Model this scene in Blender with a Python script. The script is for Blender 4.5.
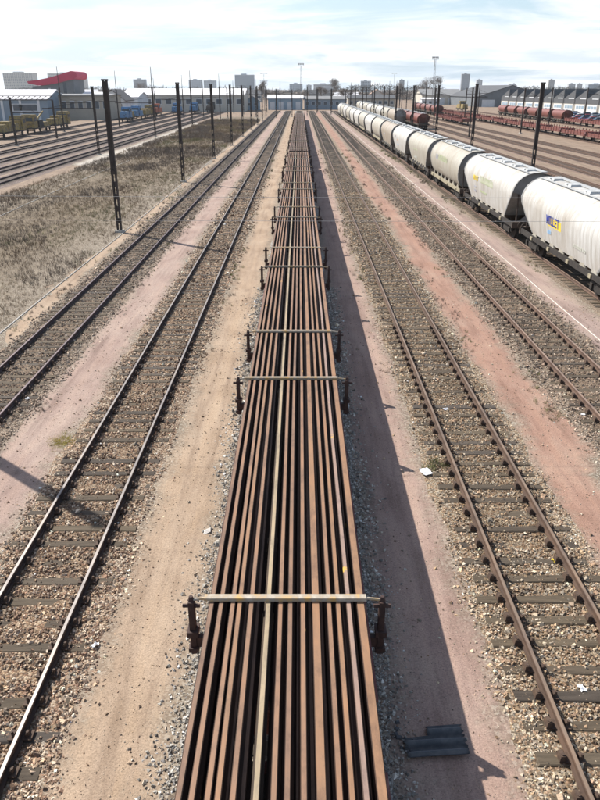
import bpy, math, random
import numpy as np
from mathutils import Vector, Matrix
random.seed(7)
rng = np.random.default_rng(11)
SC = bpy.context.scene
for o in list(bpy.data.objects):
    bpy.data.objects.remove(o)
C = SC.collection
R = math.radians

# ------------------------------------------------------------------ camera
cam_d = bpy.data.cameras.new('camera')
cam = bpy.data.objects.new('camera', cam_d); C.objects.link(cam)
cam.location = (0, 0, 9.05)
cam.rotation_euler = (R(90 - 23.72), 0, 0)
cam_d.sensor_fit = 'VERTICAL'; cam_d.sensor_height = 24; cam_d.sensor_width = 18
cam_d.lens = 24 * 710 / 800
cam_d.clip_end = 12000; cam_d.clip_start = 0.1
SC.camera = cam

# ------------------------------------------------------------------ sky, sun, exposure
SUN = Vector((-0.825, 0.70, 1.0)).normalized()
ELEV = math.asin(SUN.z); ROT = math.atan2(SUN.x, SUN.y)
world = bpy.data.worlds.new('World'); SC.world = world; world.use_nodes = True
nt = world.node_tree; nt.nodes.clear()
N = nt.nodes.new; LK = nt.links.new
w_out = N('ShaderNodeOutputWorld'); bg = N('ShaderNodeBackground'); LK(bg.outputs[0], w_out.inputs[0])
sky = N('ShaderNodeTexSky'); sky.sky_type = 'NISHITA'; sky.sun_disc = False
sky.sun_elevation = ELEV; sky.sun_rotation = ROT; sky.air_density = 1.0; sky.dust_density = 1.0; sky.ozone_density = 1.0
bg.inputs['Strength'].default_value = 0.1
tc = N('ShaderNodeTexCoord'); sep = N('ShaderNodeSeparateXYZ'); LK(tc.outputs['Generated'], sep.inputs[0])
zz = N('ShaderNodeMath'); zz.operation = 'MAXIMUM'; LK(sep.outputs['Z'], zz.inputs[0]); zz.inputs[1].default_value = 0.0
za = N('ShaderNodeMath'); za.operation = 'ADD'; LK(zz.outputs[0], za.inputs[0]); za.inputs[1].default_value = 0.09
dx = N('ShaderNodeMath'); dx.operation = 'DIVIDE'; LK(sep.outputs['X'], dx.inputs[0]); LK(za.outputs[0], dx.inputs[1])
dy = N('ShaderNodeMath'); dy.operation = 'DIVIDE'; LK(sep.outputs['Y'], dy.inputs[0]); LK(za.outputs[0], dy.inputs[1])
cmb = N('ShaderNodeCombineXYZ'); LK(dx.outputs[0], cmb.inputs[0]); LK(dy.outputs[0], cmb.inputs[1]); cmb.inputs[2].default_value = 3.7
n1 = N('ShaderNodeTexNoise'); n1.inputs['Scale'].default_value = 0.62; n1.inputs['Detail'].default_value = 9; n1.inputs['Roughness'].default_value = 0.62
n1.inputs['Distortion'].default_value = 0.5
LK(cmb.outputs[0], n1.inputs['Vector'])
ramp = N('ShaderNodeValToRGB'); ramp.color_ramp.elements[0].position = 0.54; ramp.color_ramp.elements[1].position = 0.70
ramp.color_ramp.elements[0].color = (0.05, 0.05, 0.05, 1); ramp.color_ramp.elements[1].color = (1, 1, 1, 1)
# clouds have height, so the same sky looks fuller low down, where they stand one behind another
hz1 = N('ShaderNodeMath'); hz1.operation = 'MULTIPLY'; LK(zz.outputs[0], hz1.inputs[0]); hz1.inputs[1].default_value = -6.0
hz2 = N('ShaderNodeMath'); hz2.operation = 'EXPONENT'; LK(hz1.outputs[0], hz2.inputs[0])
hz3 = N('ShaderNodeMath'); hz3.operation = 'MULTIPLY_ADD'; LK(hz2.outputs[0], hz3.inputs[0]); hz3.inputs[1].default_value = 0.19; LK(n1.outputs['Fac'], hz3.inputs[2])
LK(hz3.outputs[0], ramp.inputs[0])
n2 = N('ShaderNodeTexNoise'); n2.inputs['Scale'].default_value = 1.1; n2.inputs['Detail'].default_value = 6
LK(cmb.outputs[0], n2.inputs['Vector'])
cr = N('ShaderNodeValToRGB'); cr.color_ramp.elements[0].position = 0.36; cr.color_ramp.elements[1].position = 0.60
cr.color_ramp.elements[0].color = (5.3, 5.9, 6.6, 1); cr.color_ramp.elements[1].color = (7.6, 7.7, 7.8, 1)
LK(n2.outputs['Fac'], cr.inputs[0])
# the whitish-blue veil of air that thickens towards the horizon, as the line of sight gets longer; clouds over it
vz = N('ShaderNodeMath'); vz.operation = 'MULTIPLY'; LK(zz.outputs[0], vz.inputs[0]); vz.inputs[1].default_value = -7.0
ve = N('ShaderNodeMath'); ve.operation = 'EXPONENT'; LK(vz.outputs[0], ve.inputs[0])
vm = N('ShaderNodeMath'); vm.operation = 'MULTIPLY'; LK(ve.outputs[0], vm.inputs[0]); vm.inputs[1].default_value = 0.85
mv = N('ShaderNodeMixRGB'); LK(vm.outputs[0], mv.inputs[0]); LK(sky.outputs[0], mv.inputs[1]); mv.inputs[2].default_value = (3.4, 4.7, 6.0, 1)
mx = N('ShaderNodeMixRGB'); LK(ramp.outputs[0], mx.inputs[0]); LK(mv.outputs[0], mx.inputs[1]); LK(cr.outputs[0], mx.inputs[2])
LK(mx.outputs[0], bg.inputs['Color'])

sun_d = bpy.data.lights.new('sun', 'SUN'); sun_d.energy = 5.0; sun_d.angle = R(0.53); sun_d.color = (1.0, 0.95, 0.87)
sun = bpy.data.objects.new('sun', sun_d); C.objects.link(sun)
sun.rotation_euler = SUN.to_track_quat('Z', 'Y').to_euler(); sun.location = (-40, 40, 60)
SC.view_settings.view_transform = 'Standard'; SC.view_settings.look = 'None'
SC.view_settings.exposure = 0.68; SC.view_settings.gamma = 1; SC.view_settings.use_curve_mapping = False

# ------------------------------------------------------------------ helpers
def tag(o, label=None, cat=None, group=None, kind=None):
    if label: o['label'] = label
    if cat: o['category'] = cat
    if group: o['group'] = group
    if kind: o['kind'] = kind
    return o

class MB:
    """collects shapes for one mesh"""
    def __init__(s): s.v = []; s.f = []
    def add(s, vs, fs):
        b = len(s.v); s.v += [tuple(v) for v in vs]; s.f += [tuple(i + b for i in f) for f in fs]; return s
    def box(s, x0, x1, y0, y1, z0, z1):
        return s.add([(x0,y0,z0),(x1,y0,z0),(x1,y1,z0),(x0,y1,z0),(x0,y0,z1),(x1,y0,z1),(x1,y1,z1),(x0,y1,z1)],
                     [(0,3,2,1),(4,5,6,7),(0,1,5,4),(1,2,6,5),(2,3,7,6),(3,0,4,7)])
    def cbox(s, c, d, rz=0, ch=0.0):
        x, y, z = d[0]/2, d[1]/2, d[2]/2; ca, sa = math.cos(rz), math.sin(rz)
        vs = [(-x,-y,-z),(x,-y,-z),(x,y,-z),(-x,y,-z),(-x+ch,-y+ch,z),(x-ch,-y+ch,z),(x-ch,y-ch,z),(-x+ch,y-ch,z)]
        vs = [(c[0]+a*ca-b*sa, c[1]+a*sa+b*ca, c[2]+e) for a, b, e in vs]
        return s.add(vs, [(0,3,2,1),(4,5,6,7),(0,1,5,4),(1,2,6,5),(2,3,7,6),(3,0,4,7)])
    def prism_y(s, prof, y0, y1):
        n = len(prof)
        vs = [(x, y0, z) for x, z in prof] + [(x, y1, z) for x, z in prof]
        fs = [(i, (i+1) % n, n+(i+1) % n, n+i) for i in range(n)]
        fs += [tuple(range(n))[::-1], tuple(range(n, 2*n))]
        return s.add(vs, fs)
    def prism_x(s, prof, x0, x1):
        n = len(prof)
        vs = [(x0, y, z) for y, z in prof] + [(x1, y, z) for y, z in prof]
        fs = [(i, (i+1) % n, n+(i+1) % n, n+i)[::-1] for i in range(n)]
        fs += [tuple(range(n)), tuple(range(n, 2*n))[::-1]]
        return s.add(vs, fs)
    def tube(s, a, b, r, r2=None, n=8):
        a, b = Vector(a), Vector(b); r2 = r if r2 is None else r2
        q = (b-a).to_track_quat('Z', 'Y'); vs = []
        for p, rr in ((a, r), (b, r2)):
            for i in range(n):
                t = 2*math.pi*i/n; vs.append(p + q @ Vector((rr*math.cos(t), rr*math.sin(t), 0)))
        fs = [(i, (i+1) % n, n+(i+1) % n, n+i) for i in range(n)] + [tuple(range(n))[::-1], tuple(range(n, 2*n))]
        return s.add(vs, fs)
    def mesh(s, name, mat):
        m = bpy.data.meshes.new(name); m.from_pydata(s.v, [], s.f); m.update()
        if mat: m.materials.append(mat)
        return m
    def build(s, name, mat, parent=None, loc=(0,0,0), rz=0, smooth=False):
        return link(name, s.mesh(name, mat), parent, loc, rz, smooth)

def link(name, me, parent=None, loc=(0,0,0), rz=0, smooth=False):
    o = bpy.data.objects.new(name, me); C.objects.link(o); o.location = loc; o.rotation_euler = (0,0,rz)
    if parent is not None: o.parent = parent
    if smooth: me.polygons.foreach_set('use_smooth', [True]*len(me.polygons))
    return o
def empty(name, loc=(0,0,0), rz=0):
    o = bpy.data.objects.new(name, None); C.objects.link(o); o.location = loc; o.rotation_euler = (0,0,rz)
    o.empty_display_size = 0.3
    return o
def kids(o): return [c for c in KIDS.get(o.name, [])]
def copy_tree(o, parent=None):
    c = o.copy(); C.objects.link(c); c.parent = parent
    for ch in list(o.children): copy_tree(ch, c)
    return c
def np_mesh(name, V, F, mat, cols=None, k=3):
    """V (n,3), F (m,k) -> mesh"""
    me = bpy.data.meshes.new(name)
    me.vertices.add(len(V)); me.vertices.foreach_set('co', np.asarray(V, np.float32).ravel())
    me.loops.add(F.size); me.loops.foreach_set('vertex_index', F.astype(np.int32).ravel())
    me.polygons.add(len(F)); me.polygons.foreach_set('loop_start', np.arange(0, F.size, k, dtype=np.int32))
    me.update(calc_edges=True)
    if k == 3: me.shade_flat()
    if cols is not None:
        a = me.color_attributes.new('col', 'FLOAT_COLOR', 'POINT')
        a.data.foreach_set('color', np.concatenate([cols, np.ones((len(cols),1))], 1).astype(np.float32).ravel())
    if mat: me.materials.append(mat)
    return me
def smooth1(n, k, seed):
    r = np.random.default_rng(seed).normal(size=n + 2*k); w = np.hanning(2*k+1); w /= np.sqrt((w**2).sum())
    return np.convolve(r, w, 'same')[k:k+n]
def vnoise(x, y, seed):
    """cheap 2-D value noise, arrays in, -1..1 out"""
    xi = np.floor(x).astype(np.int64); yi = np.floor(y).astype(np.int64); fx = x-xi; fy = y-yi
    def h(a, b):
        n = (a*374761393 + b*668265263 + seed*982451653) & 0x7fffffff
        n = ((n ^ (n >> 13))*1274126177) & 0x7fffffff
        return ((n ^ (n >> 16)) & 0xffff)/32768.0 - 1
    fx = fx*fx*(3-2*fx); fy = fy*fy*(3-2*fy)
    return (h(xi,yi)*(1-fx)+h(xi+1,yi)*fx)*(1-fy) + (h(xi,yi+1)*(1-fx)+h(xi+1,yi+1)*fx)*fy

# ------------------------------------------------------------------ materials
def new_mat(name):
    m = bpy.data.materials.new(name); m.use_nodes = True; t = m.node_tree
    b = t.nodes['Principled BSDF']; return m, t, b
def ramp_node(t, src, stops):
    r = t.nodes.new('ShaderNodeValToRGB'); e = r.color_ramp.elements
    while len(e) < len(stops): e.new(0.5)
    for i, (p, c) in enumerate(stops):
        e[i].position = p; e[i].color = (*c, 1)
    t.links.new(src, r.inputs[0]); return r
def coords(t, scale=(1,1,1), rnd=True):
    c = t.nodes.new('ShaderNodeTexCoord'); mp = t.nodes.new('ShaderNodeMapping'); mp.inputs['Scale'].default_value = scale
    t.links.new(c.outputs['Object'], mp.inputs['Vector'])
    if rnd:
        oi = t.nodes.new('ShaderNodeObjectInfo'); mu = t.nodes.new('ShaderNodeMath'); mu.operation = 'MULTIPLY'
        mu.inputs[1].default_value = 57.3; t.links.new(oi.outputs['Random'], mu.inputs[0])
        t.links.new(mu.outputs[0], mp.inputs['Location'])
    return mp.outputs['Vector']
def noise(t, vec, scale, detail=5, rough=0.6):
    n = t.nodes.new('ShaderNodeTexNoise'); n.inputs['Scale'].default_value = scale; n.inputs['Detail'].default_value = detail
    n.inputs['Roughness'].default_value = rough; t.links.new(vec, n.inputs['Vector']); return n.outputs['Fac']
def bump(t, b, src, strength, dist):
    bp = t.nodes.new('ShaderNodeBump'); bp.inputs['Strength'].default_value = strength; bp.inputs['Distance'].default_value = dist
    t.links.new(src, bp.inputs['Height']); t.links.new(bp.outputs[0], b.inputs['Normal']); return bp
def mixc(t, fac, a, b_, mode='MIX'):
    m = t.nodes.new('ShaderNodeMixRGB'); m.blend_type = mode
    for i, s in ((0, fac), (1, a), (2, b_)):
        if isinstance(s, (int, float)): m.inputs[i].default_value = s
        elif isinstance(s, tuple): m.inputs[i].default_value = (*s, 1)
        else: t.links.new(s, m.inputs[i])
    return m.outputs[0]
def mat(name, c1, c2=None, scale=3.0, rough=0.75, metal=0.0, bmp=0.0, stretch=(1,1,1), c3=None, detail=6, lo=0.35, hi=0.65, rnd=True, var=0.0, bdist=0.01):
    m, t, b = new_mat(name); b.inputs['Roughness'].default_value = rough; b.inputs['Metallic'].default_value = metal
    b.inputs['Specular IOR Level'].default_value = 0.3
    if c2 is None: c2 = tuple(x*0.8 for x in c1)
    v = coords(t, stretch, rnd); n = noise(t, v, scale, detail)
    st = [(lo, c1), (hi, c2)] if c3 is None else [(lo, c1), ((lo+hi)/2, c2), (hi, c3)]
    col = ramp_node(t, n, st).outputs[0]
    if var:
        oi = t.nodes.new('ShaderNodeObjectInfo'); r = ramp_node(t, oi.outputs['Random'], [(0, (1-var,)*3), (1, (1+var,)*3)])
        col = mixc(t, 1.0, col, r.outputs[0], 'MULTIPLY')
    t.links.new(col, b.inputs['Base Color'])
    if bmp: bump(t, b, n, bmp, bdist)
    return m

def attr_mat(name, rough=0.9, mul=1.0):
    m, t, b = new_mat(name); b.inputs['Roughness'].default_value = rough; b.inputs['Specular IOR Level'].default_value = 0.25
    a = t.nodes.new('ShaderNodeAttribute'); a.attribute_name = 'col'; v = coords(t, (1,1,1), False)
    n = noise(t, v, 60, 3); r = ramp_node(t, n, [(0.3, (0.72*mul,)*3), (0.7, (1.2*mul,)*3)])
    t.links.new(mixc(t, 1.0, a.outputs['Color'], r.outputs[0], 'MULTIPLY'), b.inputs['Base Color']); return m

def gravel_mat(name, pal, cell=26, big=((0.8,)*3, (1.15,)*3), bmpd=0.02):
    """stones: voronoi cells each with a palette colour"""
    m, t, b = new_mat(name); b.inputs['Roughness'].default_value = 0.92; b.inputs['Specular IOR Level'].default_value = 0.2
    v = coords(t, (1,1,1), False)
    vo = t.nodes.new('ShaderNodeTexVoronoi'); vo.inputs['Scale'].default_value = cell; t.links.new(v, vo.inputs['Vector'])
    sp = t.nodes.new('ShaderNodeSeparateColor'); t.links.new(vo.outputs['Color'], sp.inputs[0])
    n = len(pal); r = ramp_node(t, sp.outputs[0], [(i/n, c) for i, c in enumerate(pal)]); r.color_ramp.interpolation = 'CONSTANT'
    big_n = ramp_node(t, noise(t, v, 0.35, 6, 0.65), [(0.35, big[0]), (0.65, big[1])])
    col = mixc(t, 1.0, r.outputs[0], big_n.outputs[0], 'MULTIPLY')
    ad = t.nodes.new('ShaderNodeAttribute'); ad.attribute_name = 'edge'
    dust = ramp_node(t, ad.outputs['Fac'], [(0.0, (0.84,0.79,0.73)), (0.42, (0.78,0.73,0.67)), (0.62, (1.0,)*3), (1.0, (1.1,)*3)])
    col = mixc(t, 1.0, col, dust.outputs[0], 'MULTIPLY')
    edge = ramp_node(t, vo.outputs['Distance'], [(0.25, (1,)*3), (0.75, (0.45,)*3)])
    col = mixc(t, 1.0, col, edge.outputs[0], 'MULTIPLY')
    t.links.new(col, b.inputs['Base Color'])
    inv = t.nodes.new('ShaderNodeMath'); inv.operation = 'SUBTRACT'; inv.inputs[0].default_value = 1; t.links.new(vo.outputs['Distance'], inv.inputs[1])
    bump(t, b, inv.outputs[0], 0.9, bmpd); return m

def sand_mat(name, c1, c2, c3, spot):
    m, t, b = new_mat(name); b.inputs['Roughness'].default_value = 0.95; b.inputs['Specular IOR Level'].default_value = 0.15
    v = coords(t, (1,0.45,1), False)
    col = ramp_node(t, noise(t, v, 0.75, 8, 0.68), [(0.3, c1), (0.5, c2), (0.72, c3)]).outputs[0]
    v2 = coords(t, (1,1,1), False)
    fine = ramp_node(t, noise(t, v2, 38, 4, 0.75), [(0.32, (0.66,)*3), (0.5, (1,)*3), (0.7, (1.25,)*3)]).outputs[0]
    col = mixc(t, 1.0, col, fine, 'MULTIPLY')
    vo = t.nodes.new('ShaderNodeTexVoronoi'); vo.inputs['Scale'].default_value = 15; t.links.new(v2, vo.inputs['Vector'])
    peb = ramp_node(t, vo.outputs['Distance'], [(0.10, (1,)*3), (0.17, (0,)*3)]).outputs[0]
    sp = t.nodes.new('ShaderNodeSeparateColor'); t.links.new(vo.outputs['Color'], sp.inputs[0])
    pc = ramp_node(t, sp.outputs[1], [(0, tuple(x*0.45 for x in spot)), (0.5, spot), (1, tuple(min(x*1.5, .8) for x in spot))]).outputs[0]
    col = mixc(t, mixc(t, 1.0, peb, 0.7, 'MULTIPLY') if False else peb, col, pc)
    v4 = coords(t, (1.0, 0.07, 1), False); rut = ramp_node(t, noise(t, v4, 3.2, 5, 0.6), [(0.33, (0.78,0.76,0.75)), (0.48, (1,)*3), (0.62, (1.10,1.09,1.06))]).outputs[0]
    col = mixc(t, 1.0, col, rut, 'MULTIPLY')
    st = ramp_node(t, noise(t, v2, 0.9, 7, 0.72), [(0.60, (1,)*3), (0.70, (0.66,0.64,0.64))]).outputs[0]
    col = mixc(t, 1.0, col, st, 'MULTIPLY')
    at = t.nodes.new('ShaderNodeAttribute'); at.attribute_name = 'edge'
    ea = t.nodes.new('ShaderNodeMath'); ea.operation = 'MULTIPLY_ADD'; t.links.new(noise(t, v2, 2.6, 9, 0.75), ea.inputs[0]); ea.inputs[1].default_value = 1.5
    t.links.new(at.outputs['Fac'], ea.inputs[2])
    em = t.nodes.new('ShaderNodeMapRange'); em.inputs['From Min'].default_value = 1.0; em.inputs['From Max'].default_value = 1.6; t.links.new(ea.outputs[0], em.inputs['Value'])
    ev = t.nodes.new('ShaderNodeTexVoronoi'); ev.inputs['Scale'].default_value = 27; t.links.new(v2, ev.inputs['Vector'])
    es = t.nodes.new('ShaderNodeSeparateColor'); t.links.new(ev.outputs['Color'], es.inputs[0])
    ec = ramp_node(t, es.outputs[0], [(0, (0.14,0.11,0.085)), (.3, (0.20,0.16,0.12)), (.55, (0.26,0.22,0.17)), (.8, (0.33,0.29,0.235))]); ec.color_ramp.interpolation = 'CONSTANT'
    col = mixc(t, em.outputs['Result'], col, ec.outputs[0])
    t.links.new(col, b.inputs['Base Color'])
    ad = t.nodes.new('ShaderNodeMath'); ad.operation = 'ADD'; t.links.new(noise(t, v2, 22, 6, 0.7), ad.inputs[0]); t.links.new(peb, ad.inputs[1])
    bump(t, b, ad.outputs[0], 0.6, 0.02); return m

def rail_mat(name, side, top, metal, rough, patch=None):
    """rail steel: rusty sides (darkened as gap shade on load rails), worn running surface where the normal points up"""
    m, t, b = new_mat(name); b.inputs['Specular IOR Level'].default_value = 0.4
    v = coords(t, (1, 0.12, 1)); n = noise(t, v, 9, 6, 0.7)
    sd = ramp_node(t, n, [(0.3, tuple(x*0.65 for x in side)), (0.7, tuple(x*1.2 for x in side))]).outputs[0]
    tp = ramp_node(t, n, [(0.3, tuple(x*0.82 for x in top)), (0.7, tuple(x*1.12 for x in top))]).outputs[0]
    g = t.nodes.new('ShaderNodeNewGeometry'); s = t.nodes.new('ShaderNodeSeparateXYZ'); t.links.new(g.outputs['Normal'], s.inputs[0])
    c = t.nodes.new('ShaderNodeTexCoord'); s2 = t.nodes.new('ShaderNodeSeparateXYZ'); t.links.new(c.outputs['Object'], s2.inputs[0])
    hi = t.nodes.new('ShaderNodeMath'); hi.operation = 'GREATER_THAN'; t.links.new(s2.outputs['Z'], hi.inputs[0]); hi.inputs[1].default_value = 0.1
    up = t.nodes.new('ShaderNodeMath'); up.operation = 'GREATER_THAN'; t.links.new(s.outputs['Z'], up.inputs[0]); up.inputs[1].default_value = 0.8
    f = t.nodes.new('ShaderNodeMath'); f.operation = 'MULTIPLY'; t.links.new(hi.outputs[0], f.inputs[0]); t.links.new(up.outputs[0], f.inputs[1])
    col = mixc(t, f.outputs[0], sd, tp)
    v5 = coords(t, (1, 0.5, 1)); sc_ = ramp_node(t, noise(t, v5, 2.3, 8, 0.75), [(0.34, (0.62,0.60,0.62)), (0.5, (1,)*3), (0.66, (1.18,1.10,1.0))]).outputs[0]
    col = mixc(t, 1.0, col, sc_, 'MULTIPLY')
    if patch:
        v3 = coords(t, (1.0, 0.9, 1.0)); pn = noise(t, v3, 1.6, 5, 0.65)
        pf = ramp_node(t, pn, [(0.665, (0,)*3), (0.70, (1,)*3)]).outputs[0]
        col = mixc(t, mixc(t, 1.0, pf, (0.8,)*3, 'MULTIPLY'), col, patch)
    t.links.new(col, b.inputs['Base Color'])
    mm = t.nodes.new('ShaderNodeMath'); mm.operation = 'MULTIPLY'; t.links.new(f.outputs[0], mm.inputs[0]); mm.inputs[1].default_value = metal
    t.links.new(mm.outputs[0], b.inputs['Metallic'])
    rr = ramp_node(t, f.outputs[0], [(0, (0.85,)*3), (1, (rough,)*3)]).outputs[0]; t.links.new(rr, b.inputs['Roughness'])
    bump(t, b, n, 0.25, 0.004); return m

def wood_mat(name, c1, c2, var):
    m, t, b = new_mat(name); b.inputs['Roughness'].default_value = 0.85; b.inputs['Specular IOR Level'].default_value = 0.25
    v = coords(t, (0.25, 3.0, 1.5)); n = noise(t, v, 7, 7, 0.7)
    col = ramp_node(t, n, [(0.3, c1), (0.7, c2)]).outputs[0]
    oi = t.nodes.new('ShaderNodeObjectInfo')
    r = ramp_node(t, oi.outputs['Random'], [(0, (0.6, 0.6, 0.66)), (0.35, (0.9, 0.86, 0.8)), (0.7, (1.15, 1.1, 0.98)), (1, (0.75, 0.78, 0.9))])
    col = mixc(t, var, col, r.outputs[0], 'MULTIPLY')
    t.links.new(col, b.inputs['Base Color']); bump(t, b, n, 0.7, 0.015); return m

M = {}
M['ground'] = sand_mat('yard_dirt', (0.175,0.13,0.095), (0.235,0.175,0.13), (0.285,0.22,0.165), (0.21,0.185,0.15))
M['pink'] = sand_mat('pink_gravel', (0.25, 0.175, 0.148), (0.32, 0.235, 0.198), (0.36, 0.28, 0.235), (0.27, 0.205, 0.175))
M['tan'] = sand_mat('tan_sand', (0.255, 0.182, 0.125), (0.335, 0.25, 0.182), (0.385, 0.3, 0.225), (0.28, 0.225, 0.17))
M['dusk'] = sand_mat('dull_pink_gravel', (0.24, 0.162, 0.132), (0.315, 0.222, 0.185), (0.37, 0.28, 0.225), (0.28, 0.22, 0.18))
M['red'] = sand_mat('red_gravel', (0.235, 0.138, 0.102), (0.295, 0.182, 0.138), (0.33, 0.23, 0.178), (0.26, 0.195, 0.15))
M['rose'] = sand_mat('rose_gravel', (0.235, 0.172, 0.148), (0.295, 0.22, 0.192), (0.335, 0.27, 0.225), (0.24, 0.195, 0.165))
PAL_B = [(0.35,0.25,0.165),(0.23,0.15,0.10),(0.45,0.34,0.24),(0.17,0.12,0.09),(0.52,0.43,0.33),(0.30,0.19,0.13),(0.40,0.32,0.245)]
PAL_D = [(0.32, 0.226, 0.14), (0.223, 0.15, 0.095), (0.407, 0.329, 0.234), (0.456, 0.385, 0.297), (0.194, 0.146, 0.104), (0.349, 0.235, 0.158), (0.291, 0.244, 0.189)]
PAL_A = [(0.27, 0.2, 0.142), (0.207, 0.153, 0.111), (0.342, 0.272, 0.205), (0.387, 0.315, 0.245), (0.171, 0.128, 0.099), (0.288, 0.204, 0.15), (0.252, 0.212, 0.17)]
PAL_G = [(0.36,0.34,0.30),(0.27,0.25,0.22),(0.48,0.45,0.40),(0.55,0.52,0.47),(0.20,0.185,0.17),(0.38,0.33,0.27),(0.31,0.29,0.27)]
M['bed_b'] = gravel_mat('brown_ballast', PAL_B); M['bed_d'] = gravel_mat('tan_ballast', PAL_D)
M['bed_a'] = gravel_mat('dull_ballast', PAL_A); M['bed_g'] = gravel_mat('grey_ballast', PAL_G)
M['bed_far'] = gravel_mat('dark_far_ballast', [(0.24,0.18,0.15),(0.17,0.125,0.11),(0.28,0.22,0.19),(0.145,0.11,0.10)], 14)
M['bed_red'] = gravel_mat('reddish_far_ballast', [(0.30,0.20,0.155),(0.23,0.15,0.12),(0.33,0.24,0.19),(0.20,0.13,0.11)], 14)
M['stone'] = attr_mat('ballast_stone'); M['grassy'] = attr_mat('dry_grass', 0.95)
M['field'] = sand_mat('field_soil', (0.12,0.095,0.068), (0.165,0.13,0.092), (0.21,0.168,0.12), (0.15,0.13,0.095))
M['whitegravel'] = sand_mat('pale_gravel', (0.336,0.304,0.264), (0.416,0.376,0.328), (0.480,0.448,0.400), (0.320,0.296,0.264))
M['rail_b'] = rail_mat('rail_polished', (0.075,0.05,0.04), (0.30,0.27,0.25), 0.5, 0.5)
M['rail_d'] = rail_mat('rail_brown_top', (0.085,0.052,0.036), (0.235,0.17,0.125), 0.3, 0.55)
M['rail_a'] = rail_mat('rail_dull_violet', (0.085,0.058,0.055), (0.16,0.12,0.125), 0.35, 0.5)
M['rail_e'] = rail_mat('rail_rusted', (0.12,0.075,0.055), (0.28,0.20,0.155), 0.2, 0.6)
M['load'] = rail_mat('new_rail_rust', (0.05,0.025,0.014), (0.235,0.132,0.078), 0.0, 0.62, (0.55,0.30,0.07))  # load rails: rust tops, sides painted near black as shade in the gaps
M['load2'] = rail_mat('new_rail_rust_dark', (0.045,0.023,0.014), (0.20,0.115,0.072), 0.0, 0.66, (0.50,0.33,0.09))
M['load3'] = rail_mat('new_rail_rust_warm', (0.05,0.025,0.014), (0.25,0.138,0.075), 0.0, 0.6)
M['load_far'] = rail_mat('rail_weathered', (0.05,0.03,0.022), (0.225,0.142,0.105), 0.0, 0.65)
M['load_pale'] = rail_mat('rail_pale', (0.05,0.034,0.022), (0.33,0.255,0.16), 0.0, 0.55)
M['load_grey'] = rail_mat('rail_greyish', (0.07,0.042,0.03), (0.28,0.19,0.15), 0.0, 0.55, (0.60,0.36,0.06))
M['sleeper'] = wood_mat('sleeper_wood', (0.05,0.04,0.03), (0.125,0.10,0.074), 0.9)
M['sleeper_far'] = mat('sleeper_wood_far', (0.05,0.039,0.03), (0.10,0.08,0.06), 3)
M['chair'] = mat('chair_iron', (0.055,0.036,0.028), (0.10,0.065,0.045), 14, 0.8, bmp=0.4)
M['wagon_red'] = mat('wagon_oxide_red', (0.26,0.10,0.085), (0.18,0.07,0.06), 4, 0.7, bmp=0.2, c3=(0.33,0.17,0.14))
M['wagon_dark'] = mat('wagon_dark_iron', (0.05,0.04,0.035), (0.09,0.065,0.05), 6, 0.7, bmp=0.2)
M['stake'] = mat('stake_iron', (0.04,0.024,0.022), (0.075,0.042,0.034), 8, 0.7, bmp=0.3)
M['clamp'] = mat('clamp_bar', (0.42,0.37,0.30), (0.30,0.255,0.20), 5, 0.6, bmp=0.3, c3=(0.48,0.29,0.09), lo=0.3, hi=0.68, stretch=(1.4,1,1), var=.15)
M['timber'] = mat('bolster_timber', (0.16,0.11,0.07), (0.24,0.17,0.11), 5, 0.85)
M['pole'] = mat('pole_tarred_steel', (0.032,0.026,0.024), (0.062,0.048,0.042), 5, 0.75, bmp=0.2, stretch=(1,1,.3))
M['mast'] = mat('mast_grey_steel', (0.20,0.19,0.19), (0.28,0.27,0.26), 5, 0.6)
M['wire'] = mat('wire', (0.25,0.25,0.25), (0.35,0.35,0.35), 5, 0.5)
M['cable'] = mat('pale_cable', (0.60,0.57,0.52), (0.45,0.42,0.37), 1.2, 0.8, stretch=(1,.6,1))
M['concrete'] = mat('concrete', (0.40,0.38,0.34), (0.32,0.30,0.27), 4, 0.9, bmp=.2)
M['black'] = mat('black_iron', (0.022,0.02,0.019), (0.045,0.038,0.033), 6, 0.75)

# ------------------------------------------------------------------ ground
G = 3900.0
tag(MB().add([(-G,-G,0),(G,-G,0),(G,G,0),(-G,G,0)], [(0,1,2,3)]).build('ground', M['ground']), kind='structure')

def ysamples(y0, y1):
    ys = []; y = y0
    while y < y1:
        ys.append(y); y += 0.3 if y < 45 else (1.0 if y < 120 else 6.0)
    ys.append(y1); return np.array(ys)

def strip(name, xl, xr, y0, y1, m, z, seed, jit=0.14, far_x=None):
    """flat sheet with ragged edges"""
    ys = ysamples(y0, y1); n = len(ys)
    def edge(sd): return 0.55*smooth1(n, 9, sd) + 0.4*smooth1(n, 3, sd+1) + 0.25*smooth1(n, 1, sd+2)
    L = xl + jit*edge(seed); Rr = xr + jit*edge(seed+50)
    Rr = np.maximum(Rr, L+0.2); us = np.array([0, .12, .3, .5, .7, .88, 1.0]); k = len(us)
    X = L[:, None] + (Rr-L)[:, None]*us[None]; Y = np.repeat(ys[:, None], k, 1)
    V = np.stack([X, Y, np.full(X.shape, z)], -1).reshape(-1, 3)
    a = (np.arange(n-1)[:, None]*k + np.arange(k-1)[None]).ravel(); F = np.stack([a, a+1, a+k+1, a+k], 1)
    me = np_mesh(name, V, F, m, k=4); at = me.attributes.new('edge', 'FLOAT', 'POINT')
    at.data.foreach_set('value', np.tile(np.abs(us*2-1)**1.5, n).astype(np.float32))
    return tag(link(name, me), kind='structure')

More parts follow.
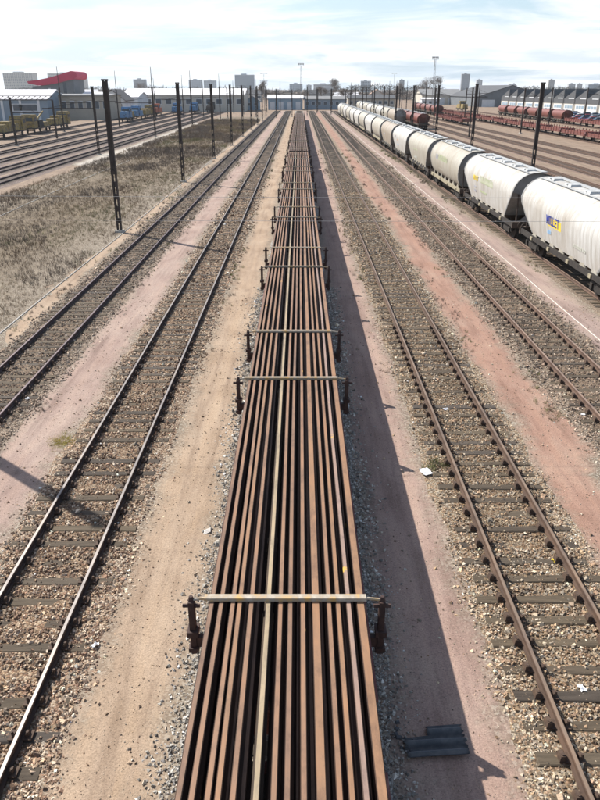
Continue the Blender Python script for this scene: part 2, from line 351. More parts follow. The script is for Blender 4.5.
XA, XB, XC, XD, XE, XF = -9.66, -4.98, -0.20, 4.73, 9.62, 14.62
FAR = 330
strip('gravel_path', XA+1.15, XB-1.15, 2, FAR, M['pink'], 0.008, 1, 0.20)
strip('gravel_path', XB+1.15, XC-1.45, 2, FAR, M['tan'], 0.008, 11, 0.16)
strip('gravel_path', XC+1.25, XD-1.15, 2, FAR, M['dusk'], 0.008, 21, 0.14)
strip('gravel_path', XD+1.20, XE-1.45, 2, FAR, M['red'], 0.008, 31, 0.24)
strip('gravel_path', XE+1.20, XF-1.30, 2, FAR, M['rose'], 0.008, 41, 0.24)
strip('dirt_path', XA-2.75, XA-1.5, 2, 250, M['tan'], 0.006, 61, 0.30)
strip('field', -27.2, XA-2.6, 4, 262, M['field'], 0.012, 71, 0.45)
strip('gravel_path', -29.6, -26.0, 95, 215, M['whitegravel'], 0.016, 81, 0.6)

def bed(x, y0, y1, hw, m, seed, top=0.016, near=True):
    ys = ysamples(y0, y1) if near else np.arange(y0, y1+1, 8.0)
    us = np.linspace(-1, 1, 17 if near else 7); n, k = len(ys), len(us)
    ej = 0.10*smooth1(n, 6, seed); ek = 0.10*smooth1(n, 6, seed+5)
    U, Y = np.meshgrid(us, ys); hwv = hw + np.where(U < 0, ej[:, None], ek[:, None])
    X = x + U*hwv
    Z = top - (top+0.045)*np.clip((np.abs(U)-0.72)/0.28, 0, 1)**1.4
    if near: Z = Z + 0.014*vnoise(X*3.1, Y*3.1, seed)*np.clip(1.15-np.abs(U), 0, 1) + 0.02*vnoise(X*1.3, Y*0.9, seed+3)*np.clip((np.abs(U)-.55)*2, 0, 1)
    V = np.stack([X, Y, Z], -1).reshape(-1, 3)
    a = (np.arange(n-1)[:, None]*k + np.arange(k-1)[None]).ravel(); F = np.stack([a, a+1, a+k+1, a+k], 1)
    me = np_mesh('ballast_bed', V, F, m, k=4); at = me.attributes.new('edge', 'FLOAT', 'POINT'); at.data.foreach_set('value', np.abs(U).ravel().astype(np.float32))
    o = link('ballast_bed', me); o.data.polygons.foreach_set('use_smooth', [True]*len(F))
    return tag(o, kind='structure')
bed(XA, 4, FAR, 1.85, M['bed_a'], 100); bed(XB, 2, FAR, 1.78, M['bed_b'], 110); bed(XC, 2, FAR, 1.95, M['bed_g'], 120)
bed(XD, 2, FAR, 1.85, M['bed_d'], 130); bed(XE, 4, FAR, 2.0, M['bed_a'], 140); bed(XF, 8, FAR, 2.0, M['bed_a'], 150)

# ------------------------------------------------------------------ tracks
def rail_profile(h=0.15, foot=0.135, head=0.072):
    hf, hh = foot/2, head/2
    half = [(hf, 0), (hf, 0.010), (0.014, 0.026), (0.011, 0.05), (0.011, h-0.045), (hh, h-0.034), (hh, h-0.008), (hh-0.010, h)]
    return half + [(-a, b) for a, b in half[::-1]]
def sleeper_mesh(seed, L=2.55, W=0.225, T=0.13):
    r = random.Random(seed); j = lambda s: r.uniform(-s, s)
    vs = []
    for sx in (-1, -0.33, 0.33, 1):
        w = W/2 + j(0.012); dz = j(0.008)
        vs += [(sx*L/2 + j(.02), -w, -T), (sx*L/2 + j(.02), -w, -0.018+dz), (sx*L/2 + j(.02), -w+0.022, dz), (sx*L/2 + j(.02), w-0.022, dz), (sx*L/2 + j(.02), w, -0.018+dz), (sx*L/2+j(.02), w, -T)]
    fs = []
    for s in range(3):
        for i in range(5): fs.append((s*6+i, s*6+i+1, s*6+6+i+1, s*6+6+i)[::-1])
    fs += [tuple(range(6)), tuple(range(18, 24))[::-1]]
    m = bpy.data.meshes.new('sleeper'); m.from_pydata(vs, [], fs); m.materials.append(M['sleeper']); return m
SLP = [sleeper_mesh(i) for i in range(6)]
def chair_mb(mb, x, y, z, s=1.0):
    mb.cbox((x, y, z+0.012), (0.36, 0.19, 0.024))
    for d in (-1, 1):
        mb.cbox((x+d*0.098*s, y, z+0.045), (0.07, 0.12, 0.075), 0, 0.018)
        mb.tube((x+d*0.115*s, y-0.03, z+0.06), (x+d*0.115*s, y-0.03, z+0.125), 0.022, n=6)
    return mb
CH = chair_mb(MB(), 0, 0, 0).mesh('rail_chair', M['chair'])
BIGCH = chair_mb(MB(), 0, 0, 0, 1.25)
BIGCH.cbox((-0.15, 0, .06), (0.10, 0.17, 0.10), 0, .02); BIGCH = BIGCH.mesh('rail_chair', M['chair'])
SLEEPERS = {}
def track(x, y0, y1, rmat, label, near=0, chairs=0, chair_mesh=None, pitch=0.6, top=0.042, seed=0, sink=0.03, bedmat=None, hw=1.7):
    t = empty('railway_track', (x, y0, 0)); tag(t, label, 'railway track', 'tracks of the yard')
    r = random.Random(seed)
    for s in (-1, 1):
        MB().prism_y(rail_profile(), 0, y1-y0).build('rail', rmat, t, (s*0.7535, 0, 0.05))
    y = y0 + r.uniform(.1, .5); far = MB(); farch = MB(); rec = []
    while y < y1:
        yy = y + r.uniform(-.03, .03); dz = top - r.random()**2*sink
        if yy < near:
            rz = r.uniform(-.012, .012); dxs = r.uniform(-.05, .05)
            s = link('sleeper', SLP[r.randrange(6)], t, (dxs, yy-y0, dz), rz); rec.append((x+dxs, yy))
            if yy < chairs:
                for q in (-1, 1): link('rail_chair', chair_mesh or CH, s, (q*0.7535-dxs, 0, 0.047-dz), 0)
        else:
            far.box(-1.27, 1.27, yy-y0-.12, yy-y0+.12, -.05, top-.006)
            if chair_mesh and yy < chairs+35: farch.cbox((-.86, yy-y0, .085), (.16, .16, .10), 0, .02); farch.cbox((.65, yy-y0, .085), (.16, .16, .10), 0, .02)
        y += pitch if yy < 130 else pitch
    if far.v: tag(far.build('sleepers', M['sleeper_far'], t), kind='stuff')
    if farch.v: tag(farch.build('rail_chairs', M['chair'], t), kind='stuff')
    SLEEPERS[x] = np.array(rec) if rec else None
    return t
track(XA, 8, FAR, M['rail_a'], 'dull violet-brown track running beside the line of dark poles', 75, 26, seed=1)
track(XB, 3, FAR, M['rail_b'], 'track with bright polished rails and half-buried sleepers in brown ballast', 70, 26, seed=2, top=0.04, sink=0.035, pitch=0.62)
track(XC, 2, FAR, M['rail_d'], 'track hidden underneath the wagons loaded with rails', 0, 0, seed=3)
track(XD, 3, FAR, M['rail_d'], 'track with brown rails along the shaded side of the rail-carrying wagons', 70, 28, BIGCH, seed=4)
track(XE, 6, FAR, M['rail_e'], 'rusty track with chunky rail chairs beside the long pale ground cable', 75, 40, BIGCH, seed=5)
track(XF, 12, FAR, M['rail_e'], 'track carrying the long train of white hopper wagons', 55, 0, seed=6)
for i, (x, y0, y1, lab) in enumerate([
        (-31.4, 50, FAR, 'dark track at the foot of the poles past the dry grass field'),
        (-35.6, 55, FAR, 'second dark track beyond the dry grass field'),
        (-40.2, 60, FAR, 'third dark track beyond the dry grass field'),
        (-45.2, 70, FAR, 'dark track among the thin steel masts'),
        (-50.2, 80, FAR, 'dark track next to the row of maintenance machines'),
        (-57.5, 90, FAR, 'track on which the yellow and blue maintenance machines stand')]):
    bed(x, y0, y1, 2.55, M['bed_far'], 200+i, 0.02, False)
    track(x, y0, y1, M['rail_a'], lab, seed=20+i)
for i, (x, y0, y1, lab) in enumerate([
        (19.45, 25, FAR, 'empty track directly behind the long white hopper train'),
        (24.3, 30, FAR, 'track carrying the short train of white hoppers'),
        (29.1, 35, FAR, 'track carrying the short cut of dark red hoppers'),
        (33.9, 45, FAR, 'empty reddish track between red hoppers and white hoppers'),
        (38.7, 50, FAR, 'empty reddish track in the middle of the open yard'),
        (43.5, 55, FAR, 'reddish track ending at the isolated red flat wagon'),
        (53.5, 65, FAR, 'track under the long row of low red flat wagons'),
        (73.0, 90, FAR, 'track under the red hoppers near the sawtooth-roofed shed')]):
    bed(x, y0, y1, 1.9 if i != 0 else 1.7, M['bed_red'], 230+i, 0.02, False)
    track(x, y0, y1, M['rail_e'], lab, seed=40+i)

# ------------------------------------------------------------------ loose ballast stones (stuff)
CUBE = np.array([(-1,-1,-1),(1,-1,-1),(1,1,-1),(-1,1,-1),(-1,-1,1),(1,-1,1),(1,1,1),(-1,1,1)], float)*0.62
CUBEF = np.array([(0,2,1),(0,3,2),(4,5,6),(4,6,7),(0,1,5),(0,5,4),(1,2,6),(1,6,5),(2,3,7),(2,7,6),(3,0,4),(3,4,7)])
OCT = np.array([(1,0,0),(-1,0,0),(0,1,0),(0,-1,0),(0,0,1),(0,0,-1)], float)
OCTF = np.array([(0,2,4),(2,1,4),(1,3,4),(3,0,4),(2,0,5),(1,2,5),(3,1,5),(0,3,5)])
def stones(name, P, S, pal, label, base=CUBE, faces=CUBEF, bright=1.0, track_x=None):
    n = len(P); k = len(base)
    loc = base[None]*(1 + rng.uniform(-.38, .38, (n, k, 3)))
    sc = S[:, None]*rng.uniform(0.5, 1.4, (n, 3)); loc = loc*sc[:, None, :]
    q = rng.normal(size=(n, 4)); q /= np.linalg.norm(q, axis=1)[:, None]; w, x, y, z = q.T
    Rm = np.stack([1-2*(y*y+z*z), 2*(x*y-w*z), 2*(x*z+w*y), 2*(x*y+w*z), 1-2*(x*x+z*z), 2*(y*z-w*x), 2*(x*z-w*y), 2*(y*z+w*x), 1-2*(x*x+y*y)], 1).reshape(n, 3, 3)
    V = np.einsum('nij,nkj->nki', Rm, loc) + P[:, None, :]
    F = (faces[None] + (np.arange(n)*k)[:, None, None]).reshape(-1, 3)
    pal = np.array(pal); c = np.clip(pal[rng.integers(0, len(pal), n)]*rng.lognormal(-.05, .34, (n, 1))*bright*(1 if track_x is None else np.where(np.abs(P[:, :1]-track_x) < .95, .86, 1.0)), 0, .75)
    o = link(name, np_mesh(name, V.reshape(-1, 3), F, M['stone'], np.repeat(c, k, 0)))
    return tag(o, label, 'ballast', kind='stuff')
def bed_points(x, hw, y0, y1, dens, cover, fall=0.35, topz=0.018):
    """random points over a track bed, thinned on sleepers and rails and faded at the shoulders"""
    n = int((y1-y0)*2*(hw+fall)*dens); X = rng.uniform(-hw-fall, hw+fall, n); Y = rng.uniform(y0, y1, n)
    edge = hw + 0.22*vnoise(Y*0.9, X*0+3.3, int(abs(x)*10)) + 0.12*vnoise(Y*3, X*0+1.3, 5)
    keep = (np.abs(X) < edge) | (rng.random(n) < 0.5*np.exp(-(np.abs(X)-edge)/0.15))
    keep &= ~((np.abs(np.abs(X)-0.7535) < 0.085))
    if y1 > 80: keep &= rng.random(n) < ((y1-Y)/(y1-y0))**1.3
    sl = SLEEPERS.get(x)
    if sl is not None and len(sl):
        ys = np.sort(sl[:, 1]); i = np.clip(np.searchsorted(ys, Y), 1, len(ys)-1)
        d = np.minimum(np.abs(ys[i]-Y), np.abs(ys[i-1]-Y))
        on = (d < 0.135) & (np.abs(X) < 1.29)
        patch = vnoise((X+40)*1.1, Y*1.0, 77)*.5+.5
        keep &= ~(on & (rng.random(n) > cover*patch))
    X, Y = X[keep], Y[keep]
    z = topz + rng.uniform(-.012, .014, len(X)) - 0.035*np.clip((np.abs(X)-hw+.35)/.5, 0, 1)
    return np.stack([X+x, Y, z], 1)
for x, hw, spans, pal, cover, lab in [
        (XB, 1.5, [(5.0,13,720,.0245,1),(13,22,460,.027,0),(22,34,210,.035,0),(34,48,120,.044,0),(48,100,60,.056,0)], PAL_B, 0.5, 'brown and pinkish ballast stones around the polished rails'),
        (XD, 1.5, [(5.0,13,720,.0245,1),(13,22,460,.027,0),(22,34,210,.035,0),(34,48,120,.044,0),(48,100,60,.056,0)], PAL_D, 0.85, 'tan and buff ballast stones around the brown rails'),
        (XE, 1.75, [(11,22,330,.029,0),(22,36,180,.036,0),(36,52,105,.045,0),(52,104,50,.058,0)], PAL_A, 0.7, 'dull grey-brown ballast stones around the rusty track with chunky chairs'),
        (XA, 1.6, [(14,22,300,.029,0),(22,36,180,.036,0),(36,52,105,.045,0),(52,104,50,.058,0)], PAL_A, 0.6, 'dull ballast stones around the violet-brown rails')]:
    for y0, y1, dn, sz, hi in spans:
        P = bed_points(x, hw, y0, y1, dn, cover); S = sz*rng.lognormal(0, .28, len(P))
        stones('ballast_stones', P, S, pal, lab, *((CUBE, CUBEF) if hi else (OCT, OCTF)), bright=1.12 if y0 < 13 else (1.06 if y0 < 22 else 1.02), track_x=x)
# pale grey stones along both sides of the loaded wagons
for sgn, pal, lab in ((-1, PAL_G, 'pale grey ballast stones along the sunny side of the rail wagons'), (1, PAL_G, 'grey ballast stones in the shade of the rail wagons')):
    n = 9000; Y = 4.5 + 30*rng.random(n)**1.5; X = XC + sgn*(1.30 + np.abs(rng.normal(0, .30, n)))
    X = X + 0.1*vnoise(Y*1.2, X*0, 9)
    P = np.stack([X, Y, 0.004 + rng.uniform(-.01, .014, n)], 1); S = (.019+.00055*Y)*rng.lognormal(0, .3, n)
    stones('ballast_stones', P, S, pal, lab, OCT, OCTF, 0.95)
# pebbles strewn on the paths
P = []
for xl, xr in ((XA+1.4, XB-1.3), (XB+1.3, XC-1.6), (XC+1.5, XD-1.3), (XD+1.4, XE-1.6), (XE+1.4, XF-1.5)):
    n = 1500; Y = 5 + 28*rng.random(n)**1.7; P.append(np.stack([rng.uniform(xl, xr, n), Y, np.full(n, .012)], 1))
P = np.concatenate(P); stones('pebbles', P, (.008+.0003*P[:,1])*rng.lognormal(0, .45, len(P)), PAL_D+PAL_B+[(.4,.33,.25)], 'small pebbles strewn over the gravel paths', OCT, OCTF)

# ------------------------------------------------------------------ dry grass and weeds (stuff)
def grass(name, P, H, pal, label, blades=6, spread=0.2, wid=0.013):
    n = len(P); nb = n*blades
    base = np.repeat(P, blades, 0) + np.concatenate([rng.normal(0, 1, (nb, 2))*spread*np.repeat(H, blades)[:, None]*1.6, np.zeros((nb, 1))], 1)
    h = np.repeat(H, blades)*rng.uniform(.45, 1.15, nb); a = rng.uniform(0, 2*np.pi, nb); ln = rng.uniform(.15, .75, nb)*h
    a2 = rng.uniform(0, 2*np.pi, nb); w = wid*np.repeat(H/0.35, blades)*rng.uniform(.6, 1.4, nb)
    d = np.stack([np.cos(a2)*w, np.sin(a2)*w, np.zeros(nb)], 1)
    mid = base + np.stack([np.cos(a)*ln*.4, np.sin(a)*ln*.4, h*.6], 1); tip = base + np.stack([np.cos(a)*ln, np.sin(a)*ln, h], 1)
    V = np.stack([base-d, base+d, mid+d*.8, mid-d*.8, tip], 1).reshape(-1, 3); i = np.arange(nb)*5
    F = np.concatenate([np.stack([i, i+1, i+2], 1), np.stack([i, i+2, i+3], 1), np.stack([i+3, i+2, i+4], 1)])
    pal = np.array(pal); zn = vnoise(P[:, 0]*.33+50, P[:, 1]*.17+9, 17)*.5 + vnoise(P[:, 0]*1.2, P[:, 1]*.6, 23)*.25 + .5
    zi = np.clip((zn + rng.normal(0, .12, n))*len(pal), 0, len(pal)-.01).astype(int)
    c = np.repeat(pal[zi], blades, 0)*rng.uniform(.82, 1.18, (nb, 1))
    return tag(link(name, np_mesh(name, V, F, M['grassy'], np.repeat(c, 5, 0))), label, 'grass', kind='stuff')
STRAW = [(0.185,0.135,0.10),(0.215,0.16,0.108),(0.265,0.20,0.13),(0.285,0.215,0.135),(0.215,0.175,0.10),(0.165,0.155,0.075)]
DARK = [(0.135,0.105,0.085),(0.16,0.125,0.10),(0.19,0.15,0.12),(0.15,0.125,0.095)]
GREEN = [(0.14,0.16,0.055),(0.19,0.20,0.07),(0.10,0.12,0.045),(0.22,0.20,0.09)]
n = 40000; Y = 20 + 215*rng.random(n)**1.75; X = rng.uniform(-27.5, XA-2.55, n)
clump = vnoise(X*0.35, Y*0.16, 3)*.6 + vnoise(X*1.1, Y*0.5, 8)*.4
k = (clump > -0.62 + rng.normal(0, .15, n)) & (X > -0.72*(Y*0.9155+4)*0.62-15); X, Y, clump = X[k], Y[k], clump[k]
P = np.stack([X, Y, np.full(len(X), .0)], 1); H = (0.10+.0016*Y)*(1+.45*clump)*rng.uniform(.6, 1.3, len(X))
dk = vnoise(X*0.22+9, Y*0.10, 21) > 0.15
grass('dry_grass', P[~dk], H[~dk], STRAW, 'straw-coloured dry grass covering the field beside the poles')
grass('dry_grass', P[dk], H[dk]*1.25, DARK+STRAW[:2], 'dark brown dead weeds in the grass field')
n = 1500; Y = 20 + 60*rng.random(n)**1.3; X = rng.choice([-13.0, -15.5, -18.0], n) + rng.normal(0, .7, n)
k = vnoise(X*.5, Y*.22, 41) > .25; X, Y = X[k], Y[k]
grass('green_weeds', np.stack([X, Y, X*0], 1), rng.uniform(.12, .26, len(X)), GREEN, 'green weeds growing in the dry field')
# scrubby weeds on the ballast shoulders
P = []
for x, off in ((XA, -1.9), (XA, 1.6), (XB, 1.5), (XD, -1.6), (XD, 1.75), (XE, 1.7), (XE, -1.8), (XF, -1.7), (XF, -1.4)):
    n = 420; Y = 19 + 100*rng.random(n)**1.4; X = x + off + rng.normal(0, .22, n); k = vnoise(X*.7, Y*.35, int(abs(x*7+off*3))) > 0.30
    P.append(np.stack([X, Y, X*0], 1)[k])
P = np.concatenate(P)
grass('weeds', P, rng.uniform(.05, .12, len(P))*(1+P[:,1]*.012), DARK+GREEN[:2]+STRAW[:2], 'small dark weeds along the ballast shoulders', 16, .16, .012)

# ------------------------------------------------------------------ wheels, buffers
def wheel_mb(mb, x, y, r=0.46):
    mb.tube((x-.065, y, r+.2), (x+.065, y, r+.2), r, n=18); sgn = 1 if x > 0 else -1
    mb.tube((x-sgn*.065, y, r+.2), (x-sgn*.095, y, r+.2), r+.03, n=18); return mb
def wheelset(parent, y, r=0.46, m=None):
    mb = MB(); wheel_mb(mb, -.7535, y, r); wheel_mb(mb, .7535, y, r); mb.tube((-.95, y, r+.2), (.95, y, r+.2), .08, n=8)
    return mb.build('wheelset', m or M['black'], parent)
def bogie(parent, y, wb=1.8, hw=1.02, m=None):
    m = m or M['black']; mb = MB()
    for s in (-1, 1):
        mb.prism_x([(y-wb/2-.35, .62), (y-wb/2-.2, .88), (y-.45, .86), (y-.3, .98), (y+.3, .98), (y+.45, .86), (y+wb/2+.2, .88), (y+wb/2+.35, .62), (y+.35, .48), (y-.35, .48)], s*hw-.06, s*hw+.06)
        for q in (-1, 1): mb.cbox((s*(hw+.07), y+q*wb/2, .66), (.14, .26, .28))
        for q in (-.12, .12): mb.tube((s*hw, y+q, .5), (s*hw, y+q, .86), .07, n=8)
    mb.box(-hw, hw, y-.2, y+.2, .6, .95)
    b = mb.build('bogie', m, parent)
    for q in (-1, 1): wheelset(b, y+q*wb/2, m=m)
    return b
def buffer(parent, x, y, d, m=None):
    mb = MB(); mb.tube((x, y, 1.25), (x, y+d*.42, 1.25), .09, n=10); mb.tube((x, y+d*.42, 1.25), (x, y+d*.46, 1.25), .22, n=14)
    return mb.build('buffer', m or M['wagon_dark'], parent)
def coupling(parent, y, d):
    return MB().tube((0, y, 1.15), (0, y+d*.5, 1.05), .05, n=8).cbox((0, y, 1.17), (.3, .12, .3)).build('coupling', M['wagon_dark'], parent)

# ------------------------------------------------------------------ wagons loaded with rails
WL = 12.8
def rail_wagon():
    t = empty('flat_wagon'); h = WL/2 - .55
    MB().box(-1.1, 1.1, -h, h, 1.36, 1.44).build('deck', M['wagon_dark'], t)
    for s in (-1, 1):
        mb = MB(); x = s*1.15
        mb.box(x-.05, x+.05, -h, h, 1.06, 1.47); mb.box(min(x, x+s*.11), max(x, x+s*.11), -h, h, 1.06, 1.09); mb.box(min(x, x+s*.11), max(x, x+s*.11), -h, h, 1.44, 1.473)
        for k in range(9): mb.box(min(x, x+s*.09), max(x, x+s*.09), -h+.4+k*1.35, -h+.46+k*1.35, 1.091, 1.438)
        mb.build('side_beam', M['wagon_red'], t)
    for e in (-1, 1):
        MB().box(-1.2, 1.2, e*h-.08 + e*.08, e*h+.08 + e*.08, 1.02, 1.47).build('end_beam', M['wagon_red'], t)
        for s in (-1, 1): buffer(t, s*.875, e*(h+.16), e)
        coupling(t, e*(h+.16), e)
        wheelset(t, e*(h-1.9), .48)
        for s in (-1, 1): MB().cbox((s*1.02, e*(h-1.9), .7), (.14, .34, .36)).prism_x([(e*(h-1.9)-.6, 1.06), (e*(h-1.9)+.6, 1.06), (e*(h-1.9)+.3, .84), (e*(h-1.9)-.3, .84)], s*1.02-.04, s*1.02+.04).build('axle_guard', M['black'], t)
    for yb in (-4.42, 4.42):
        MB().box(-1.17, 1.17, yb-.1, yb+.1, 1.476, 1.65).build('bolster', M['timber'], t)
        MB().cbox((-.02, yb, 2.035), (2.44, .115, .05), 0, .006).tube((1.12, yb, 2.03), (1.46, yb, 1.99), .022, n=6).tube((-1.15, yb, 2.03), (-1.46, yb, 1.99), .022, n=6).build('clamp_bar', M['clamp'], t)
        for s in (-1, 1):
            mb = MB(); x = s*1.44
            mb.box(x-.045, x+.045, yb-.065, yb+.065, 1.0, 1.98); mb.box(x-.075, x+.075, yb-.10, yb+.10, 1.05, 1.13); mb.box(x-.085, x+.085, yb-.11, yb+.11, 1.36, 1.45)
            mb.tube((x, yb, 1.98), (x, yb, 2.06), .05, .03, n=8); mb.tube((x-.13, yb-.02, 1.9), (x+.13, yb-.02, 1.9), .03, n=6)
            mb.box(min(x, s*1.19), max(x, s*1.19), yb-.05, yb+.05, 1.12, 1.3)
            mb.build('stake', M['stake'], t)
    for k in range(3):
        y = -2.4 + k*2.4
        MB().box(-1.17, 1.17, y-.08, y+.08, 1.476, 1.65).build('bolster', M['timber'], t)
    for s in (-1, 1):     # folded side stakes between the clamps
        for y in (-1.5, 1.5): MB().cbox((s*1.25, y, 1.2), (.09, .14, .34)).build('folded_stake', M['stake'], t)
    return t
proto = rail_wagon(); nw = 19
ordinal = ['first', 'second', 'third', 'fourth', 'fifth', 'sixth', 'seventh', 'eighth', 'ninth', 'tenth', 'eleventh']
for i in range(nw):
    o = proto if i == 0 else copy_tree(proto)
    o.location = (XC, 0.2 + WL*i, 0)
    near = i < 8
    lab = ('dark red flat wagon under the long continuous load of rust-brown rails' if near else 'dark flat wagon under the farther load of rails past the gap in the load')
    tag(o, lab, 'wagon', 'flat wagons under the near rail load' if near else 'flat wagons under the far rail load')

OFF = [-1.112,-0.972,-0.827,-0.685,-0.533,-0.273,-0.092,0.060,0.240,0.405,0.485,0.622,0.765,0.915,1.065,1.135]
OFF = [(-1.112,'load2',.075),(-0.972,'load',.075),(-0.827,'load',.075),(-0.685,'load3',.075),(-0.533,'load',.075),(-0.273,'load_pale',.078),(-0.092,'load',.075),
       (0.060,'load2',.075),(0.240,'load',.078),(0.440,'load3',.115),(0.622,'load',.075),(0.765,'load3',.075),(0.915,'load_grey',.075),(1.105,'load3',.118)]
LOWER = [-1.09,-.93,-.77,-.61,-.45,-.29,-.13,.03,.19,.35,.51,.67,.83,.99,1.10]
def long_rail(y0, y1, m, seed, head=.075, h=.172, amp=.009, seg=3.2):
    prof = rail_profile(h, .138, head); n = max(2, int((y1-y0)/seg)); k = len(prof)
    wob = smooth1(n+1, 3, seed)*amp; wz = smooth1(n+1, 2, seed+9)*.0025
    V = [(x+wob[i], y0+(y1-y0)*i/n, z+wz[i]) for i in range(n+1) for x, z in prof]
    F = [(i*k+j, i*k+(j+1) % k, (i+1)*k+(j+1) % k, (i+1)*k+j) for i in range(n) for j in range(k)]
    F += [tuple(range(k))[::-1], tuple(range(n*k, n*k+k))]
    mb = MB(); mb.v = V; mb.f = F; return mb
ORD = ['first', 'second', 'third', 'fourth', 'fifth', 'sixth', 'seventh', 'eighth', 'ninth']
special = {'load_pale': 'pale yellowish steel rail lying between rust-brown ones in the near load',
           'load_grey': 'greyish rail with orange paint daubs in the near load, next to the outermost rail'}
for i, (x, m, hd) in enumerate(OFF):
    y1 = 90.9 + random.uniform(-.35, .35)
    o = long_rail(-5.5, y1, M[m], 300+i, hd).build('steel_rail', None, None, (XC+x, 0, 1.828)); o.data.materials.append(M[m])
    if m in special: tag(o, special[m], 'rail', 'rails of the near load')
    elif hd > .1: tag(o, 'rust-brown rail with an extra wide head, ' + ('outermost of the near load on the shaded side' if i > 10 else 'in the middle of the near load'), 'rail', 'rails of the near load')
    else: tag(o, 'rust-brown rail of the near load, %s from the pale one on the %s side' % (ORD[abs(i-5)-1], 'sunny' if i < 5 else 'shaded'), 'rail', 'rails of the near load')
    o2 = long_rail(92.2 + random.uniform(0, .4), 236 + random.uniform(-.3, .3), M['load_far'], 330+i, hd, seg=12).build('steel_rail', M['load_far'], None, (XC+x, 0, 1.828))
    tag(o2, 'dull brown steel rail of the farther load, beyond the gap in the rails', 'rail', 'rails of the far load')
for i, x in enumerate(LOWER):
    o = long_rail(-5.5, 91.4, M['load2'], 360+i, .07, seg=8).build('steel_rail', M['load2'], None, (XC+x, 0, 1.652))
    tag(o, 'dark rail in the shaded lower layer of the near load', 'rail', 'lower rails of the near load')

# ------------------------------------------------------------------ hopper wagons
def dirty_paint(name, base, dirt, amt, rough=.5):
    m, t, b = new_mat(name); b.inputs['Roughness'].default_value = rough; b.inputs['Specular IOR Level'].default_value = .35
    v = coords(t, (1, 1, .35)); n = noise(t, v, 0.8, 9, .72); f = ramp_node(t, n, [(.36, (0,)*3), (.76, (amt,)*3)]).outputs[0]
    v2 = coords(t, (2, 6, .18)); n2 = noise(t, v2, 1.2, 6, .7); f2 = ramp_node(t, n2, [(.45, (0,)*3), (.82, (amt,)*3)]).outputs[0]
    col = mixc(t, f, base, dirt); col = mixc(t, f2, col, tuple(x*.7 for x in dirt))
    t.links.new(col, b.inputs['Base Color']); return m
M['white1'] = dirty_paint('hopper_white', (0.54,0.54,0.525), (0.30,0.25,0.19), .9)
M['white2'] = dirty_paint('hopper_cream', (0.41,0.395,0.345), (0.28,0.23,0.165), .9)
M['white3'] = dirty_paint('hopper_dusty', (0.36,0.33,0.28), (0.25,0.17,0.11), 1.0)
M['grey_end'] = mat('hopper_end_grey', (0.28,0.285,0.285), (0.20,0.20,0.195), 2, .6)
M['roofgrey'] = mat('hopper_walkway', (0.45,0.46,0.46), (0.33,0.33,0.32), 3, .6)
M['redpaint'] = dirty_paint('hopper_red', (0.20,0.06,0.047), (0.11,0.05,0.04), .8, .55)
M['redflat'] = dirty_paint('flat_red', (0.19,0.065,0.055), (0.12,0.06,0.05), .8, .7)
M['frame_beige'] = mat('frame_beige', (0.34,0.30,0.21), (0.24,0.21,0.15), 3, .7)
M['blue_ink'] = mat('blue_ink', (0.03,0.05,0.30), (0.04,0.06,0.33), 5, .5)
M['yellow_ink'] = mat('yellow_ink', (0.80,0.60,0.05), (0.75,0.55,0.06), 5, .5)
M['faint_ink'] = mat('faint_ink', (0.47,0.47,0.40), (0.55,0.55,0.50), 5, .6)
M['green_ink'] = mat('faint_green_ink', (0.42,0.47,0.28), (0.50,0.52,0.38), 5, .6)
M['grey_ink'] = mat('grey_ink', (0.38,0.38,0.42), (0.45,0.45,0.48), 5, .6)
M['orange_ink'] = mat('orange_ink', (0.70,0.28,0.08), (0.66,0.33,0.12), 5, .5)
M['sky_ink'] = mat('light_blue_ink', (0.25,0.45,0.70), (0.3,0.5,0.72), 5, .5)

PA = [(1.22,1.42),(1.30,1.75),(1.40,2.3),(1.47,2.85),(1.46,3.15),(1.36,3.48),(1.18,3.78),(0.92,4.02),(0.6,4.19),(0.28,4.27),(0,4.29)]
PB = [(0.98,1.42),(1.18,1.62),(1.36,1.98),(1.46,2.45),(1.48,2.85),(1.43,3.2),(1.31,3.52),(1.12,3.82),(0.86,4.05),(0.55,4.21),(0.26,4.28),(0,4.30)]
def full(p): return [(-a, b) for a, b in p] + [(a, b) for a, b in p[::-1][1:]]
def skin(prof, hl, nseg=8, off=0.0):
    P = full(prof); k = len(P); V = []; F = []
    for i in range(nseg+1):
        u = -1 + 2*i/nseg
        for x, z in P: V.append((x*(1+off), u*hl(z), z + (off*1.5 if z > 3 else 0)))
    for i in range(nseg):
        for j in range(k-1): F.append((i*k+j, i*k+j+1, (i+1)*k+j+1, (i+1)*k+j)[::-1])
    mb = MB(); mb.v = V; mb.f = F; return mb
def end_cap(prof, hl, s, inset, bulge=0.0):
    P = full(prof); V = [(x*.985, s*(hl(z)-inset), z*.996) for x, z in P]; zc = 2.7
    V.append((0, s*(hl(zc)-inset+bulge), zc)); k = len(P)
    F = [(j, j+1, k) for j in range(k-1)] + [(k-1, 0, k)]
    if s > 0: F = [f[::-1] for f in F]
    mb = MB(); mb.v = V; mb.f = F; return mb
def side_marks(parent, y0, z0, rows, seed, mats):
    """rows of illegible worn lettering on the flank: (height, width, material)"""
    r = random.Random(seed); z = z0
    for h, wd, m in rows:
        mb = MB(); y = y0
        while y > y0 - wd:
            lw = r.uniform(.12, .24)*h/.36
            x = -(1.40 + (z-2.3)*.127) - .012
            for _ in range(2): mb.box(x-.004, x+.004, y-lw*r.uniform(.35, .5), y, z+ (h*.55 if _ else 0), z+h*(r.uniform(.85, 1.1) if _ else r.uniform(.4, .5)))
            mb.box(x-.004, x+.004, y-lw*.9, y-lw*.62, z, z+h*r.uniform(.6, 1.0))
            y -= lw*1.25
        mb.build('worn_lettering', M[m], parent); z -= h*1.5
